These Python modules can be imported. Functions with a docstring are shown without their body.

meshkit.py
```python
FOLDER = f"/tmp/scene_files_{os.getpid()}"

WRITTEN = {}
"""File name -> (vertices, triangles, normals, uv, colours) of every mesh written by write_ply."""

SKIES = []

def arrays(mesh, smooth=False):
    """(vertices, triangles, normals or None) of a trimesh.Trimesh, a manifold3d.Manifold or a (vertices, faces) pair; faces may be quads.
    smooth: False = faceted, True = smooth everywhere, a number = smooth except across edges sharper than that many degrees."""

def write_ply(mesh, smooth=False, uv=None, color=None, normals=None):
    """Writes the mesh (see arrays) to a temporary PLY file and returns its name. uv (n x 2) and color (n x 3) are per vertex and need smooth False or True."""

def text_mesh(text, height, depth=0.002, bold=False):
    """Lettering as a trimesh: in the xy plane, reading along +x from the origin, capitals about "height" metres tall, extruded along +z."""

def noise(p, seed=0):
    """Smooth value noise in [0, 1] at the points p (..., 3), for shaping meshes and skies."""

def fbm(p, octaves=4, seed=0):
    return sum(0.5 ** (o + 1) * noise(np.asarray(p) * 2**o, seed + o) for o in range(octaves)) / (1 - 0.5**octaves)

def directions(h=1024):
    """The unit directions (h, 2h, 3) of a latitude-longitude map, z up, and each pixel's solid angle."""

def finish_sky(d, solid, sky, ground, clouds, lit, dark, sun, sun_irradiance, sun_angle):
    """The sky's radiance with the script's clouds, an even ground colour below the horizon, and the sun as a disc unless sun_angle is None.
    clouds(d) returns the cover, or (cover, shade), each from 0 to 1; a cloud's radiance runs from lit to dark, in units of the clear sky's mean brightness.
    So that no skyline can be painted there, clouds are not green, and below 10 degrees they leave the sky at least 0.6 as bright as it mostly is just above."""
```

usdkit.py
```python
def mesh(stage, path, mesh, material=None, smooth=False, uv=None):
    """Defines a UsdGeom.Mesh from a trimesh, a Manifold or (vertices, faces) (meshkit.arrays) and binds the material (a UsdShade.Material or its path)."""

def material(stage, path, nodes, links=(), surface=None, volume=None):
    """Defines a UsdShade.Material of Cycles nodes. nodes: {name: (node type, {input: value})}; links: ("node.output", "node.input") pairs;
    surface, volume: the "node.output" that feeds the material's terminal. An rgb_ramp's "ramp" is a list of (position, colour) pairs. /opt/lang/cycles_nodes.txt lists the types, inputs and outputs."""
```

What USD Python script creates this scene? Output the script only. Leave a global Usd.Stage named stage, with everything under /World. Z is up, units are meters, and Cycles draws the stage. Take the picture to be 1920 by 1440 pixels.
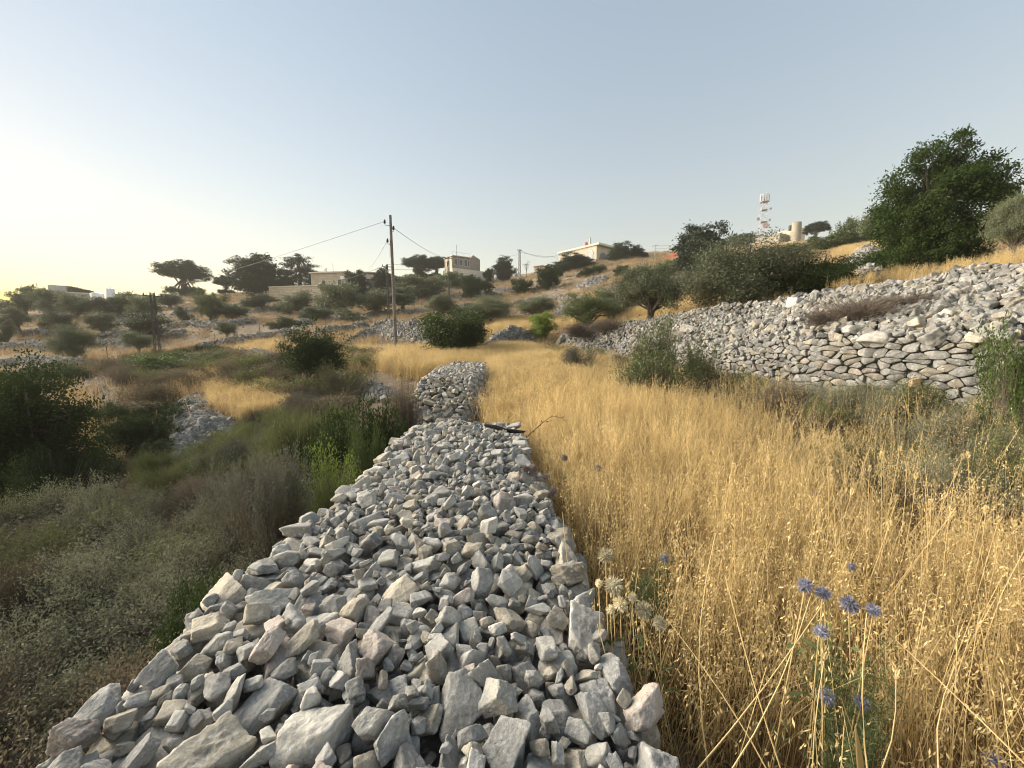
import math, random, numpy as np, trimesh, usdkit, meshkit
from pxr import Usd, UsdGeom, UsdLux, UsdShade, Gf, Sdf, Vt
from scipy.interpolate import RBFInterpolator
from scipy.spatial import Voronoi
from shapely.geometry import Polygon, Point, LineString, box as sbox
from shapely import contains_xy

stage = Usd.Stage.CreateInMemory()
UsdGeom.SetStageUpAxis(stage, 'Z'); UsdGeom.SetStageMetersPerUnit(stage, 1.0)
WORLD = UsdGeom.Xform.Define(stage, '/World'); stage.SetDefaultPrim(WORLD.GetPrim())
UsdGeom.Scope.Define(stage, '/World/Looks')
random.seed(7)

# ------------------------------------------------------------ camera, sky, sun, exposure
FPX = 735.0                                   # focal length in pixels of the 1920 wide photograph
PITCH = math.radians(6.0)
CAM = np.array([0.0, 0.0, 1.5])
CS, SN = math.cos(PITCH), math.sin(PITCH)
EXPOSURE = 2.4
SUN_AZ, SUN_EL = math.radians(-68), math.radians(5)
SKY_STRENGTH = 0.108
SUN_INTENSITY, SUN_ANGLE, SUN_COLOR = 1.12, 85.0, (1.0, 0.92, 0.79)

cam = UsdGeom.Camera.Define(stage, '/World/camera')
cam.CreateHorizontalApertureAttr(36.0); cam.CreateVerticalApertureAttr(27.0)
cam.CreateFocalLengthAttr(36.0 * FPX / 1920.0)
cam.CreateClippingRangeAttr(Gf.Vec2f(0.05, 20000.0))
cam.CreateExposureAttr(EXPOSURE)
cam.AddTranslateOp().Set(Gf.Vec3d(*CAM.tolist())); cam.AddRotateXOp().Set(90.0 - math.degrees(PITCH))

sun_dir = np.array([math.cos(SUN_EL) * math.sin(SUN_AZ), math.cos(SUN_EL) * math.cos(SUN_AZ), math.sin(SUN_EL)])
usdkit.material(stage, '/World/Looks/sky_air', {
    's': ('sky_texture', {'sky_type': 'single_scattering', 'sun_disc': False, 'sun_elevation': SUN_EL, 'sun_rotation': SUN_AZ,
                          'altitude': 400.0, 'air_density': 1.65, 'aerosol_density': 0.35, 'ozone_density': 2.0}),
    'h': ('hsv', {'hue': 0.5, 'saturation': 1.2, 'value': 1.0, 'fac': 1.0}),
    'tn': ('mix', {'mix_type': 'multiply', 'fac': 1.0, 'color2': (1.04, 0.925, 1.09)}),
    'gm': ('gamma', {'gamma': 0.5}),
    'b': ('background_shader', {'strength': SKY_STRENGTH})},
    [('s.color', 'h.color'), ('h.color', 'tn.color1'), ('tn.color', 'gm.color'), ('gm.color', 'b.color')], surface='b.background')
dome = UsdLux.DomeLight.Define(stage, '/World/sky')
UsdShade.MaterialBindingAPI.Apply(dome.GetPrim()).Bind(UsdShade.Material.Get(stage, '/World/Looks/sky_air'))
sun = UsdLux.DistantLight.Define(stage, '/World/sun')
sun.CreateIntensityAttr(SUN_INTENSITY); sun.CreateAngleAttr(SUN_ANGLE); sun.CreateColorAttr(Gf.Vec3f(*SUN_COLOR)); sun.CreateNormalizeAttr(True)
_q = Gf.Rotation(Gf.Vec3d(0, 0, 1), Gf.Vec3d(*sun_dir.tolist())).GetQuat()
sun.AddOrientOp(UsdGeom.XformOp.PrecisionDouble).Set(Gf.Quatd(_q.GetReal(), _q.GetImaginary()))

# ------------------------------------------------------------ helpers
def ray(px, py):
    u, v = (px - 960.0) / FPX, (720.0 - py) / FPX
    return np.array([u, CS + SN * v, -SN + CS * v])
def at(px, py, t): return CAM + t * ray(px, py)
def project(p):
    d = np.asarray(p, float) - CAM
    t = d[..., 1] * CS - d[..., 2] * SN
    v = (d[..., 1] * SN + d[..., 2] * CS)
    ts = np.where(t > 0.05, t, np.nan)
    return 960 + FPX * d[..., 0] / ts, 720 - FPX * v / ts, t

USED = {}
def numbered(parent, name):
    key = parent + '/' + name
    n = USED.get(key, -1) + 1; USED[key] = n
    return key if n == 0 else '%s_%03d' % (key, n)
def tag(prim, label=None, category=None, group=None, kind=None):
    for k, v in (('label', label), ('category', category), ('group', group), ('kind', kind)):
        if v: prim.SetCustomDataByKey(k, v)
    return prim
def thing(name, label, category, loc=(0, 0, 0), rz=0.0, scale=1.0, group=None, kind=None):
    x = UsdGeom.Xform.Define(stage, numbered('/World', name))
    place(x, loc, rz, scale)
    tag(x.GetPrim(), label, category, group, kind)
    return x.GetPrim()
def place(x, loc, rz, scale):
    x.AddTranslateOp().Set(Gf.Vec3d(*[float(a) for a in loc])); x.AddRotateZOp().Set(float(math.degrees(rz)))
    s = scale if np.ndim(scale) else (scale,) * 3
    x.AddScaleOp().Set(Gf.Vec3f(*[float(a) for a in s]))
def obj(parent, name, v, f, mat, tint=None, smooth=False, kind=None, label=None):
    """one Mesh prim under parent (a prim) or directly under /World"""
    path = numbered(str(parent.GetPath()) if parent else '/World', name)
    m = usdkit.mesh(stage, path, (v, f), mat, smooth)
    if tint is not None:
        t = np.asarray(tint, np.float32)
        if t.ndim == 1: t = np.tile(t, (len(m.GetPointsAttr().Get()), 1))
        UsdGeom.PrimvarsAPI(m).CreatePrimvar('tint', Sdf.ValueTypeNames.Color3fArray, 'vertex').Set(Vt.Vec3fArray.FromNumpy(t))
    tag(m.GetPrim(), label, None, None, kind)
    return m.GetPrim()
def copy_of(root, loc, rz=0.0, scale=1.0, label=None, group=None, name=None):
    was = root.GetCustomData()
    x = UsdGeom.Xform.Define(stage, numbered('/World', name or base_name(root)))
    p = x.GetPrim(); p.GetReferences().AddInternalReference(root.GetPath())
    s = scale if np.ndim(scale) else (scale,) * 3
    p.GetAttribute('xformOp:translate').Set(Gf.Vec3d(*[float(a) for a in loc]))
    p.GetAttribute('xformOp:rotateZ').Set(float(math.degrees(rz)))
    p.GetAttribute('xformOp:scale').Set(Gf.Vec3f(*[float(a) for a in s]))
    p.SetInstanceable(True)
    tag(p, label or was.get('label'), was.get('category'), group or was.get('group'))
    return p
def base_name(prim):
    n = prim.GetName()
    return n[:-4] if len(n) > 4 and n[-4] == '_' and n[-3:].isdigit() else n
def instancer(parent, name, protos, pos, rz, scale, idx, mat=None, tilt=None, kind='stuff', label=None, category=None, rots=None):
    """protos: list of (v, f, material, smooth); one PointInstancer of kind stuff"""
    path = numbered(str(parent.GetPath()) if parent else '/World', name)
    pi = UsdGeom.PointInstancer.Define(stage, path)
    rel = pi.CreatePrototypesRel()
    for k, (v, f, m, sm, tint) in enumerate(protos):
        q = usdkit.mesh(stage, path + '/piece_%03d' % k, (v, f), m, sm)
        if tint is not None:
            t = np.asarray(tint, np.float32); t = np.tile(t, (len(v), 1)) if t.ndim == 1 else t
            UsdGeom.PrimvarsAPI(q).CreatePrimvar('tint', Sdf.ValueTypeNames.Color3fArray, 'vertex').Set(Vt.Vec3fArray.FromNumpy(t))
        rel.AddTarget(q.GetPath())
    n = len(pos)
    pi.CreatePositionsAttr(Vt.Vec3fArray.FromNumpy(np.asarray(pos, np.float32)))
    sc = np.asarray(scale, np.float32); sc = np.tile(sc[:, None], (1, 3)) if sc.ndim == 1 else sc
    pi.CreateScalesAttr(Vt.Vec3fArray.FromNumpy(np.ascontiguousarray(sc)))
    pi.CreateProtoIndicesAttr(Vt.IntArray.FromNumpy(np.asarray(idx, np.int32)))
    if rots is None:
        rots = np.zeros((n, 4)); rots[:, 0] = np.cos(np.asarray(rz) / 2); rots[:, 3] = np.sin(np.asarray(rz) / 2)
        if tilt is not None:   # tilt: n x 2 small angles about x and y
            hx, hy = tilt[:, 0] / 2, tilt[:, 1] / 2
            w, z = rots[:, 0], rots[:, 3]
            # q = qtilt * qz, qtilt ~ (1, hx, hy, 0)
            a = np.stack([np.ones(n), hx, hy, np.zeros(n)], 1); a /= np.linalg.norm(a, axis=1, keepdims=True)
            rots = np.stack([a[:, 0] * w, a[:, 1] * w + a[:, 2] * z, a[:, 2] * w - a[:, 1] * z, a[:, 0] * z], 1)
    pi.CreateOrientationsAttr(Vt.QuathArray([Gf.Quath(float(q[0]), float(q[1]), float(q[2]), float(q[3])) for q in rots]))
    tag(pi.GetPrim(), label, category, None, kind)
    return pi.GetPrim()
def join(parts):
    """list of (v, f) -> one (v, f)"""
    vs, fs, n = [], [], 0
    for v, f in parts:
        vs.append(v); fs.append(np.asarray(f) + n); n += len(v)
    return np.vstack(vs), np.vstack(fs)
def rotz(a): c, s = math.cos(a), math.sin(a); return np.array([[c, -s, 0], [s, c, 0], [0, 0, 1.0]])
def rotx(a): c, s = math.cos(a), math.sin(a); return np.array([[1.0, 0, 0], [0, c, -s], [0, s, c]])
def roty(a): c, s = math.cos(a), math.sin(a); return np.array([[c, 0, s], [0, 1.0, 0], [-s, 0, c]])
def box(x0, y0, z0, x1, y1, z1, bevel=0.0):
    if bevel <= 0:
        m = trimesh.creation.box(bounds=[[x0, y0, z0], [x1, y1, z1]]); return np.array(m.vertices), np.array(m.faces)
    b = min(bevel, (x1 - x0) * .45, (y1 - y0) * .45, (z1 - z0) * .45)
    pts = []
    for x, sx in ((x0, 1), (x1, -1)):
        for y, sy in ((y0, 1), (y1, -1)):
            for z, sz in ((z0, 1), (z1, -1)):
                pts += [(x, y + sy * b, z + sz * b), (x + sx * b, y, z + sz * b), (x + sx * b, y + sy * b, z)]
    m = trimesh.convex.convex_hull(np.array(pts)); return np.array(m.vertices), np.array(m.faces)
def tube(points, radii, sides=6, cap=True):
    p = np.asarray(points, float); n = len(p)
    r = np.broadcast_to(np.asarray(radii, float), (n,))
    t = np.gradient(p, axis=0); t /= np.linalg.norm(t, axis=1, keepdims=True) + 1e-12
    a = np.cross(t, np.where(np.abs(t[:, 2:]) < 0.9, [0, 0, 1.0], [1.0, 0, 0])); a /= np.linalg.norm(a, axis=1, keepdims=True) + 1e-12
    b = np.cross(t, a); ang = np.arange(sides) * 2 * np.pi / sides
    v = p[:, None] + r[:, None, None] * (np.cos(ang)[None, :, None] * a[:, None] + np.sin(ang)[None, :, None] * b[:, None])
    v = v.reshape(-1, 3)
    i, j = np.meshgrid(np.arange(n - 1), np.arange(sides), indexing='ij')
    q = np.stack([i * sides + j, i * sides + (j + 1) % sides, (i + 1) * sides + (j + 1) % sides, (i + 1) * sides + j], -1).reshape(-1, 4)
    f = np.vstack([q[:, [0, 1, 2]], q[:, [0, 2, 3]]])
    if cap:
        k = len(v); v = np.vstack([v, p[0], p[-1]]); j = np.arange(sides)
        f = np.vstack([f, np.stack([(j + 1) % sides, j, np.full(sides, k)], 1), np.stack([(n - 1) * sides + j, (n - 1) * sides + (j + 1) % sides, np.full(sides, k + 1)], 1)])
    return v, f
def ribbons(P, W, side):
    """P: n x k x 3 polylines, W: n x k widths, side: n x 3 width direction -> (v, f) flat strips"""
    n, k, _ = P.shape
    L = P - side[:, None] * W[..., None] / 2; R = P + side[:, None] * W[..., None] / 2
    v = np.stack([L, R], 2).reshape(-1, 3)
    base = (np.arange(n) * k * 2)[:, None] + (np.arange(k - 1) * 2)[None]
    q = np.stack([base, base + 1, base + 3, base + 2], -1).reshape(-1, 4)
    return v, np.vstack([q[:, [0, 1, 2]], q[:, [0, 2, 3]]])
def unit(a): return a / (np.linalg.norm(a, axis=-1, keepdims=True) + 1e-12)
# ------------------------------------------------------------ materials
LK = '/World/Looks/'
def mat_stone(name, mul=1.0, bump=0.5, sc=1.0):
    """weathered limestone: per-stone tint, pale lichen, grey weathering, pits"""
    usdkit.material(stage, LK + name, {
        'g': ('geometry', {}), 'a': ('attribute', {'attribute': 'tint'}),
        'n1': ('noise_texture', {'scale': 7.0 * sc, 'detail': 5.0, 'roughness': 0.6}),
        'r1': ('rgb_ramp', {'ramp': [(0.25, (0.62, 0.62, 0.62)), (0.5, (0.95, 0.95, 0.95)), (0.75, (1.2, 1.16, 1.08))]}),
        'm1': ('mix', {'mix_type': 'multiply', 'fac': 1.0}),
        'n2': ('noise_texture', {'scale': 26.0 * sc, 'detail': 4.0, 'roughness': 0.7}),
        'r2': ('rgb_ramp', {'ramp': [(0.55, (0, 0, 0)), (0.68, (0.45, 0.45, 0.45))]}),
        'm2': ('mix', {'mix_type': 'mix', 'color2': (0.60 * mul, 0.58 * mul, 0.54 * mul)}),
        'n5': ('noise_texture', {'scale': 3.3 * sc, 'detail': 7.0, 'roughness': 0.75, 'distortion': 0.6}),
        'r5': ('rgb_ramp', {'ramp': [(0.36, (0.50, 0.49, 0.47)), (0.50, (1, 1, 1)), (0.66, (1.04, 1.02, 0.97)), (0.74, (1.05, 0.93, 0.76))]}),
        'm5': ('mix', {'mix_type': 'multiply', 'fac': 0.85}),
        'n3': ('noise_texture', {'scale': 90.0 * sc, 'detail': 3.0, 'roughness': 0.7}),
        'r3': ('rgb_ramp', {'ramp': [(0.30, (0.55, 0.54, 0.52)), (0.45, (1, 1, 1))]}),
        'm3': ('mix', {'mix_type': 'multiply', 'fac': 0.8}),
        'n4': ('noise_texture', {'scale': 60.0 * sc, 'detail': 6.0, 'roughness': 0.65}),
        'bp': ('bump', {'strength': bump * 1.3, 'distance': 0.016}),
        'p': ('principled_bsdf', {'roughness': 0.9, 'specular_ior_level': 0.2})},
        [('g.position', 'n1.vector'), ('g.position', 'n2.vector'), ('g.position', 'n3.vector'), ('g.position', 'n4.vector'),
         ('n1.fac', 'r1.fac'), ('a.color', 'm1.color1'), ('r1.color', 'm1.color2'),
         ('n2.fac', 'r2.fac'), ('r2.color', 'm2.fac'), ('m1.color', 'm2.color1'),
         ('g.position', 'n5.vector'), ('n5.fac', 'r5.fac'), ('m2.color', 'm5.color1'), ('r5.color', 'm5.color2'), ('n3.fac', 'r3.fac'), ('m5.color', 'm3.color1'), ('r3.color', 'm3.color2'),
         ('n4.fac', 'bp.height'), ('bp.normal', 'p.normal'), ('m3.color', 'p.base_color')], surface='p.BSDF')
    return LK + name
def mat_leaf(name, dark, mid, light, trans=0.25, rough=0.6, spec=0.25):
    usdkit.material(stage, LK + name, {
        'g': ('geometry', {}), 'o': ('object_info', {}),
        'r': ('rgb_ramp', {'ramp': [(0.0, dark), (0.55, mid), (1.0, light)]}),
        'h': ('hsv', {'hue': 0.5, 'saturation': 1.0, 'fac': 1.0}),
        'mr': ('map_range', {'from_min': 0.0, 'from_max': 1.0, 'to_min': 0.72, 'to_max': 1.32}),
        'p': ('principled_bsdf', {'roughness': rough, 'specular_ior_level': spec}),
        't': ('translucent_bsdf', {}), 'x': ('mix_closure', {'fac': trans})},
        [('g.random_per_island', 'r.fac'), ('o.random', 'mr.value'), ('mr.result', 'h.value'), ('r.color', 'h.color'),
         ('h.color', 'p.base_color'), ('h.color', 't.color'), ('p.BSDF', 'x.closure1'), ('t.BSDF', 'x.closure2')], surface='x.closure')
    return LK + name
def mat_plain(name, c1, c2=None, scale=4.0, rough=0.85, bump=0.0, spec=0.3, metallic=0.0):
    c2 = c2 or tuple(x * 0.8 for x in c1)
    usdkit.material(stage, LK + name, {
        'g': ('geometry', {}), 'n': ('noise_texture', {'scale': scale, 'detail': 6.0, 'roughness': 0.65}),
        'r': ('rgb_ramp', {'ramp': [(0.3, c2), (0.7, c1)]}),
        'bp': ('bump', {'strength': bump, 'distance': 0.02}),
        'p': ('principled_bsdf', {'roughness': rough, 'specular_ior_level': spec, 'metallic': metallic})},
        [('g.position', 'n.vector'), ('n.fac', 'r.fac'), ('r.color', 'p.base_color'), ('n.fac', 'bp.height'), ('bp.normal', 'p.normal')], surface='p.BSDF')
    return LK + name
STONE = mat_stone('limestone')
STONE_FAR = mat_stone('limestone_far', bump=0.3, sc=0.5)
BARK = mat_plain('bark', (0.10, 0.08, 0.065), (0.045, 0.037, 0.03), 9.0, 0.95, 0.6)
OLIVE_BARK = mat_plain('olive_bark', (0.13, 0.11, 0.09), (0.06, 0.05, 0.042), 9.0, 0.95, 0.6)
TWIG = mat_plain('twig', (0.17, 0.13, 0.10), (0.09, 0.07, 0.055), 30.0, 0.95)
STRAW = mat_leaf('straw', (0.51, 0.375, 0.17), (0.71, 0.565, 0.305), (0.83, 0.71, 0.46), 0.4, 0.55, 0.3)
STRAW_PALE = mat_leaf('straw_pale', (0.62, 0.46, 0.21), (0.78, 0.63, 0.34), (0.86, 0.76, 0.50), 0.4, 0.5, 0.35)
STRAW_FAR = mat_leaf('straw_far', (0.34, 0.24, 0.125), (0.465, 0.36, 0.21), (0.57, 0.46, 0.295), 0.35, 0.7, 0.2)
DUFF = mat_leaf('brown_litter', (0.22, 0.13, 0.055), (0.36, 0.22, 0.09), (0.48, 0.32, 0.14), 0.2, 0.8, 0.15)
# ground: dry earth, straw litter and pale stone dust
usdkit.material(stage, LK + 'dry_ground', {
    'g': ('geometry', {}),
    'n1': ('noise_texture', {'scale': 0.35, 'detail': 6.0, 'roughness': 0.65}),
    'r1': ('rgb_ramp', {'ramp': [(0.32, (0.13, 0.095, 0.065)), (0.5, (0.22, 0.16, 0.10)), (0.68, (0.31, 0.235, 0.15))]}),
    'n2': ('noise_texture', {'scale': 3.0, 'detail': 6.0, 'roughness': 0.75}),
    'r2': ('rgb_ramp', {'ramp': [(0.55, (0, 0, 0)), (0.66, (0.8, 0.8, 0.8))]}),
    'm': ('mix', {'mix_type': 'mix', 'color2': (0.38, 0.34, 0.28)}),
    'n3': ('noise_texture', {'scale': 25.0, 'detail': 4.0, 'roughness': 0.7}),
    'r3': ('rgb_ramp', {'ramp': [(0.3, (0.6, 0.58, 0.55)), (0.6, (1.1, 1.1, 1.1))]}),
    'm2': ('mix', {'mix_type': 'multiply', 'fac': 1.0}),
    'bp': ('bump', {'strength': 0.6, 'distance': 0.05}),
    'p': ('principled_bsdf', {'roughness': 0.95, 'specular_ior_level': 0.1})},
    [('g.position', 'n1.vector'), ('g.position', 'n2.vector'), ('g.position', 'n3.vector'), ('n1.fac', 'r1.fac'), ('n2.fac', 'r2.fac'),
     ('r2.color', 'm.fac'), ('r1.color', 'm.color1'), ('m.color', 'm2.color1'), ('n3.fac', 'r3.fac'), ('r3.color', 'm2.color2'),
     ('m2.color', 'p.base_color'), ('n3.fac', 'bp.height'), ('bp.normal', 'p.normal')], surface='p.BSDF')
GROUND = LK + 'dry_ground'
usdkit.material(stage, LK + 'evening_haze', {'v': ('principled_volume', {'color': (0.90, 0.85, 0.74), 'density': 0.00036, 'anisotropy': 0.2})}, [], volume='v.volume')
# ------------------------------------------------------------ terrain: heights from points one can read off the slope
BANK = np.array([  # foot x y z, height of the masonry face, crest x y z
    (13.0, 0.0, 0.1, 1.55, 15.5, 2.0, 3.2),
    (10.4, 3.5, 0.1, 1.50, 12.9, 5.6, 3.15),
    (7.9, 6.3, 0.15, 1.45, 10.6, 8.2, 3.05),
    (6.9, 9.0, 0.25, 1.35, 10.0, 10.8, 3.1),
    (6.5, 13.0, 0.40, 0.95, 9.0, 14.6, 2.9),
    (5.6, 18.0, 0.5, 0.6, 7.2, 19.6, 2.75),
    (4.3, 22.7, 0.6, 0.4, 5.2, 24.0, 2.5),
    (2.9, 27.0, 0.8, 0.3, 3.5, 28.0, 2.1)])
CTRL_PX = [  # px, py, distance along the view axis
    (190, 870, 11.9), (100, 935, 10), (30, 935, 9.5), (370, 800, 14), (330, 860, 12), (200, 735, 20), (460, 765, 15.8), (590, 728, 18), (680, 742, 15.2),
    (743, 664, 24), (760, 695, 19), (50, 700, 30), (-200, 700, 30), (50, 655, 42), (-300, 655, 42), (50, 618, 53), (50, 590, 66), (100, 562, 88), (-300, 590, 66), (-300, 560, 90),
    (250, 665, 38), (135, 672, 33), (300, 612, 55), (300, 575, 75), (340, 556, 96), (450, 655, 36), (450, 603, 52), (450, 563, 78),
    (560, 560, 86), (560, 595, 62), (600, 645, 34), (700, 560, 88), (700, 600, 56), (700, 640, 33), (840, 525, 106), (840, 565, 78), (800, 602, 50), (850, 640, 30),
    (960, 528, 108), (960, 562, 74), (960, 602, 46), (960, 640, 31), (900, 668, 25), (1050, 505, 100), (1100, 562, 55), (1100, 602, 33),
    (1250, 485, 86), (1250, 532, 50), (1250, 590, 24), (1450, 458, 122), (1450, 485, 62), (1450, 560, 17.5), (1600, 470, 42), (1600, 500, 25), (1630, 522, 17),
    (1750, 508, 15), (1900, 420, 40), (1900, 470, 18), (1905, 500, 11.5), (2150, 380, 40), (2150, 450, 18), (2600, 430, 16), (2600, 350, 40), (1150, 480, 104), (1340, 470, 100)]
CTRL_XYZ = [(1, 0.8, -.75), (3, 1.0, -.7), (6, 2, -.45), (9, 1, -.2), (.8, 4, -.75), (.5, 8, -.65), (0, 12, -.35), (3, 8, -.35), (3, 14, .0), (2, 18, .3), (0, 24, .75), (-2.5, 20, .3), (-1, 16, 0.1),
    (-2.3, 0.5, -1.9), (-2.4, 4, -1.9), (-2.6, 8, -1.7), (-3.5, 11, -1.3), (-6, 1, -2.3), (-10, 2, -2.9), (-6, 6, -2.2), (-18, 3, -3.4), (-30, 8, -3.4), (1, -4, -1), (-5, -5, -2.4), (8, -5, 0),
    (0, -20, -2), (30, -20, 3), (-30, -20, -5), (40, 5, 9), (-60, 10, -3), (0, -80, -8), (80, -60, 12), (-90, -50, -14), (90, 30, 22), (-110, 40, 4)]
for k in BANK:
    CTRL_XYZ.append(tuple(k[:3] - [0, 0, .05]))
    d = unit(k[4:6] - k[:2])
    CTRL_XYZ.append((*(k[4:6] + d * 0.9), k[6] - .35))
    CTRL_XYZ.append((*((k[:2] * .45 + k[4:6] * .55)), k[2] * .45 + k[6] * .55 - .5))
_c = np.array([at(*p) for p in CTRL_PX] + [np.array(p, float) for p in CTRL_XYZ])
def _warp(xy):
    x, y = xy[:, 0], xy[:, 1] + 1.5
    return np.stack([np.arctan2(x, y) * 1.1, 0.75 * np.log(np.hypot(x, y) + 1.5)], 1)
_rbf = RBFInterpolator(_warp(_c[:, :2]), _c[:, 2], kernel='thin_plate_spline', smoothing=0.002)
def ground(x, y):
    x, y = np.broadcast_arrays(np.asarray(x, float), np.asarray(y, float))
    sh = x.shape; q = np.stack([x.ravel(), y.ravel()], 1)
    z = np.concatenate([_rbf(_warp(c)) for c in np.array_split(q, max(1, len(q) // 40000))])
    r = np.hypot(q[:, 0], q[:, 1])
    z = np.where(r > 130, z - (r - 130) * 0.10, z)         # the ridge falls away behind the houses
    amp = np.clip(r / 40, 0.05, 0.6)
    p = np.stack([q[:, 0] * .35, q[:, 1] * .35, q[:, 0] * 0], 1)
    z = z + (meshkit.fbm(p, 4, 3) - .5) * amp
    return z.reshape(sh)
def on_ground(px, py, tmin=2.0, tmax=180.0):
    """where the ray through this pixel meets the ground"""
    ts = np.geomspace(tmin, tmax, 260); p = CAM + ts[:, None] * ray(px, py)[None]
    h = p[:, 2] - ground(p[:, 0], p[:, 1])
    i = int(np.argmax(h < 0)) if (h < 0).any() else len(ts) - 1
    if i == 0: i = 1
    a = h[i - 1] / (h[i - 1] - h[i]) if h[i] < 0 else 1.0
    t = ts[i - 1] + (ts[i] - ts[i - 1]) * a
    q = at(px, py, t); q[2] = float(ground(q[0], q[1]))
    return q, t
def ground_mesh():
    ang = np.concatenate([np.linspace(-math.pi, -1.15, 60, endpoint=False), np.linspace(-1.15, 1.15, 460, endpoint=False), np.linspace(1.15, math.pi, 60, endpoint=False)])
    rad = np.concatenate([[0.02], np.geomspace(0.4, 150, 230), np.geomspace(165, 700, 14)])
    A, R = np.meshgrid(ang, rad, indexing='ij')
    x, y = R * np.sin(A), R * np.cos(A); z = ground(x, np.where(np.abs(y) < 1e-9, 1e-9, y))
    z = np.maximum(z, -60.0)
    n, k = A.shape
    v = np.stack([x, y, z], -1).reshape(-1, 3)
    i, j = np.meshgrid(np.arange(n), np.arange(k - 1), indexing='ij'); i2 = (i + 1) % n
    q = np.stack([i * k + j, i * k + j + 1, i2 * k + j + 1, i2 * k + j], -1).reshape(-1, 4)
    return v, np.vstack([q[:, [0, 1, 2]], q[:, [0, 2, 3]]])
_gv, _gf = ground_mesh()
_n = np.cross(_gv[_gf[0, 1]] - _gv[_gf[0, 0]], _gv[_gf[0, 2]] - _gv[_gf[0, 0]])
if _n[2] < 0: _gf = _gf[:, ::-1]
obj(None, 'ground', _gv, _gf, GROUND, smooth=True, kind='structure')
tag(stage.GetPrimAtPath('/World/ground'), 'dry stony hillside of brown earth and straw litter', 'ground')
tag(dome.GetPrim(), 'clear pale blue evening sky with a yellow glow at the left', 'sky', kind='structure')
# ------------------------------------------------------------ stones
ICO = {k: trimesh.creation.icosphere(k) for k in (1, 2, 3, 4)}
class Shape: pass
def stone_shape(rng, kind):
    s = Shape()
    if kind == 'block':
        n = np.vstack([np.eye(3), -np.eye(3)]) + rng.normal(0, .16, (6, 3)); o = rng.uniform(.72, 1.0, 6)
        k = rng.integers(3, 7); e = unit(rng.normal(size=(k, 3))); n = np.vstack([unit(n), e]); o = np.concatenate([o, rng.uniform(.82, 1.18, k)])
    else:
        k = rng.integers(10, 15); e = unit(rng.normal(size=(k, 3)))
        n = np.vstack([e, np.eye(3), -np.eye(3)]); o = np.concatenate([rng.uniform(.58, .95, k), np.full(6, 1.0)])
    s.n, s.o, s.seed, s.p = n, o, int(rng.integers(1, 9999)), rng.uniform(24, 60)
    s.cache = {}
    return s
def shape_mesh(s, lod):
    if lod not in s.cache:
        d = np.array(ICO[lod].vertices)
        q = np.maximum(d @ s.n.T, 0) / s.o
        r = np.power((q ** s.p).sum(1), -1 / s.p)
        v = d * r[:, None]
        off = np.array([s.seed * .37, s.seed * .11, s.seed * .73])
        w = (meshkit.fbm(v * 2.2 + off, 3, 1) - .5) * .22 + (np.abs(meshkit.fbm(v * 4.0 + off, 3, 5) - .5) - .12) * (-.16)
        if lod >= 3: w = w + (meshkit.fbm(v * 9 + off, 3, 9) - .5) * .09
        s.cache[lod] = v * (1 + w)[:, None]
    return s.cache[lod], np.array(ICO[lod].faces)
_rs = np.random.default_rng(11)
SHAPES = [stone_shape(_rs, 'block' if k % 10 < 5 else 'shard') for k in range(90)]
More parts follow.
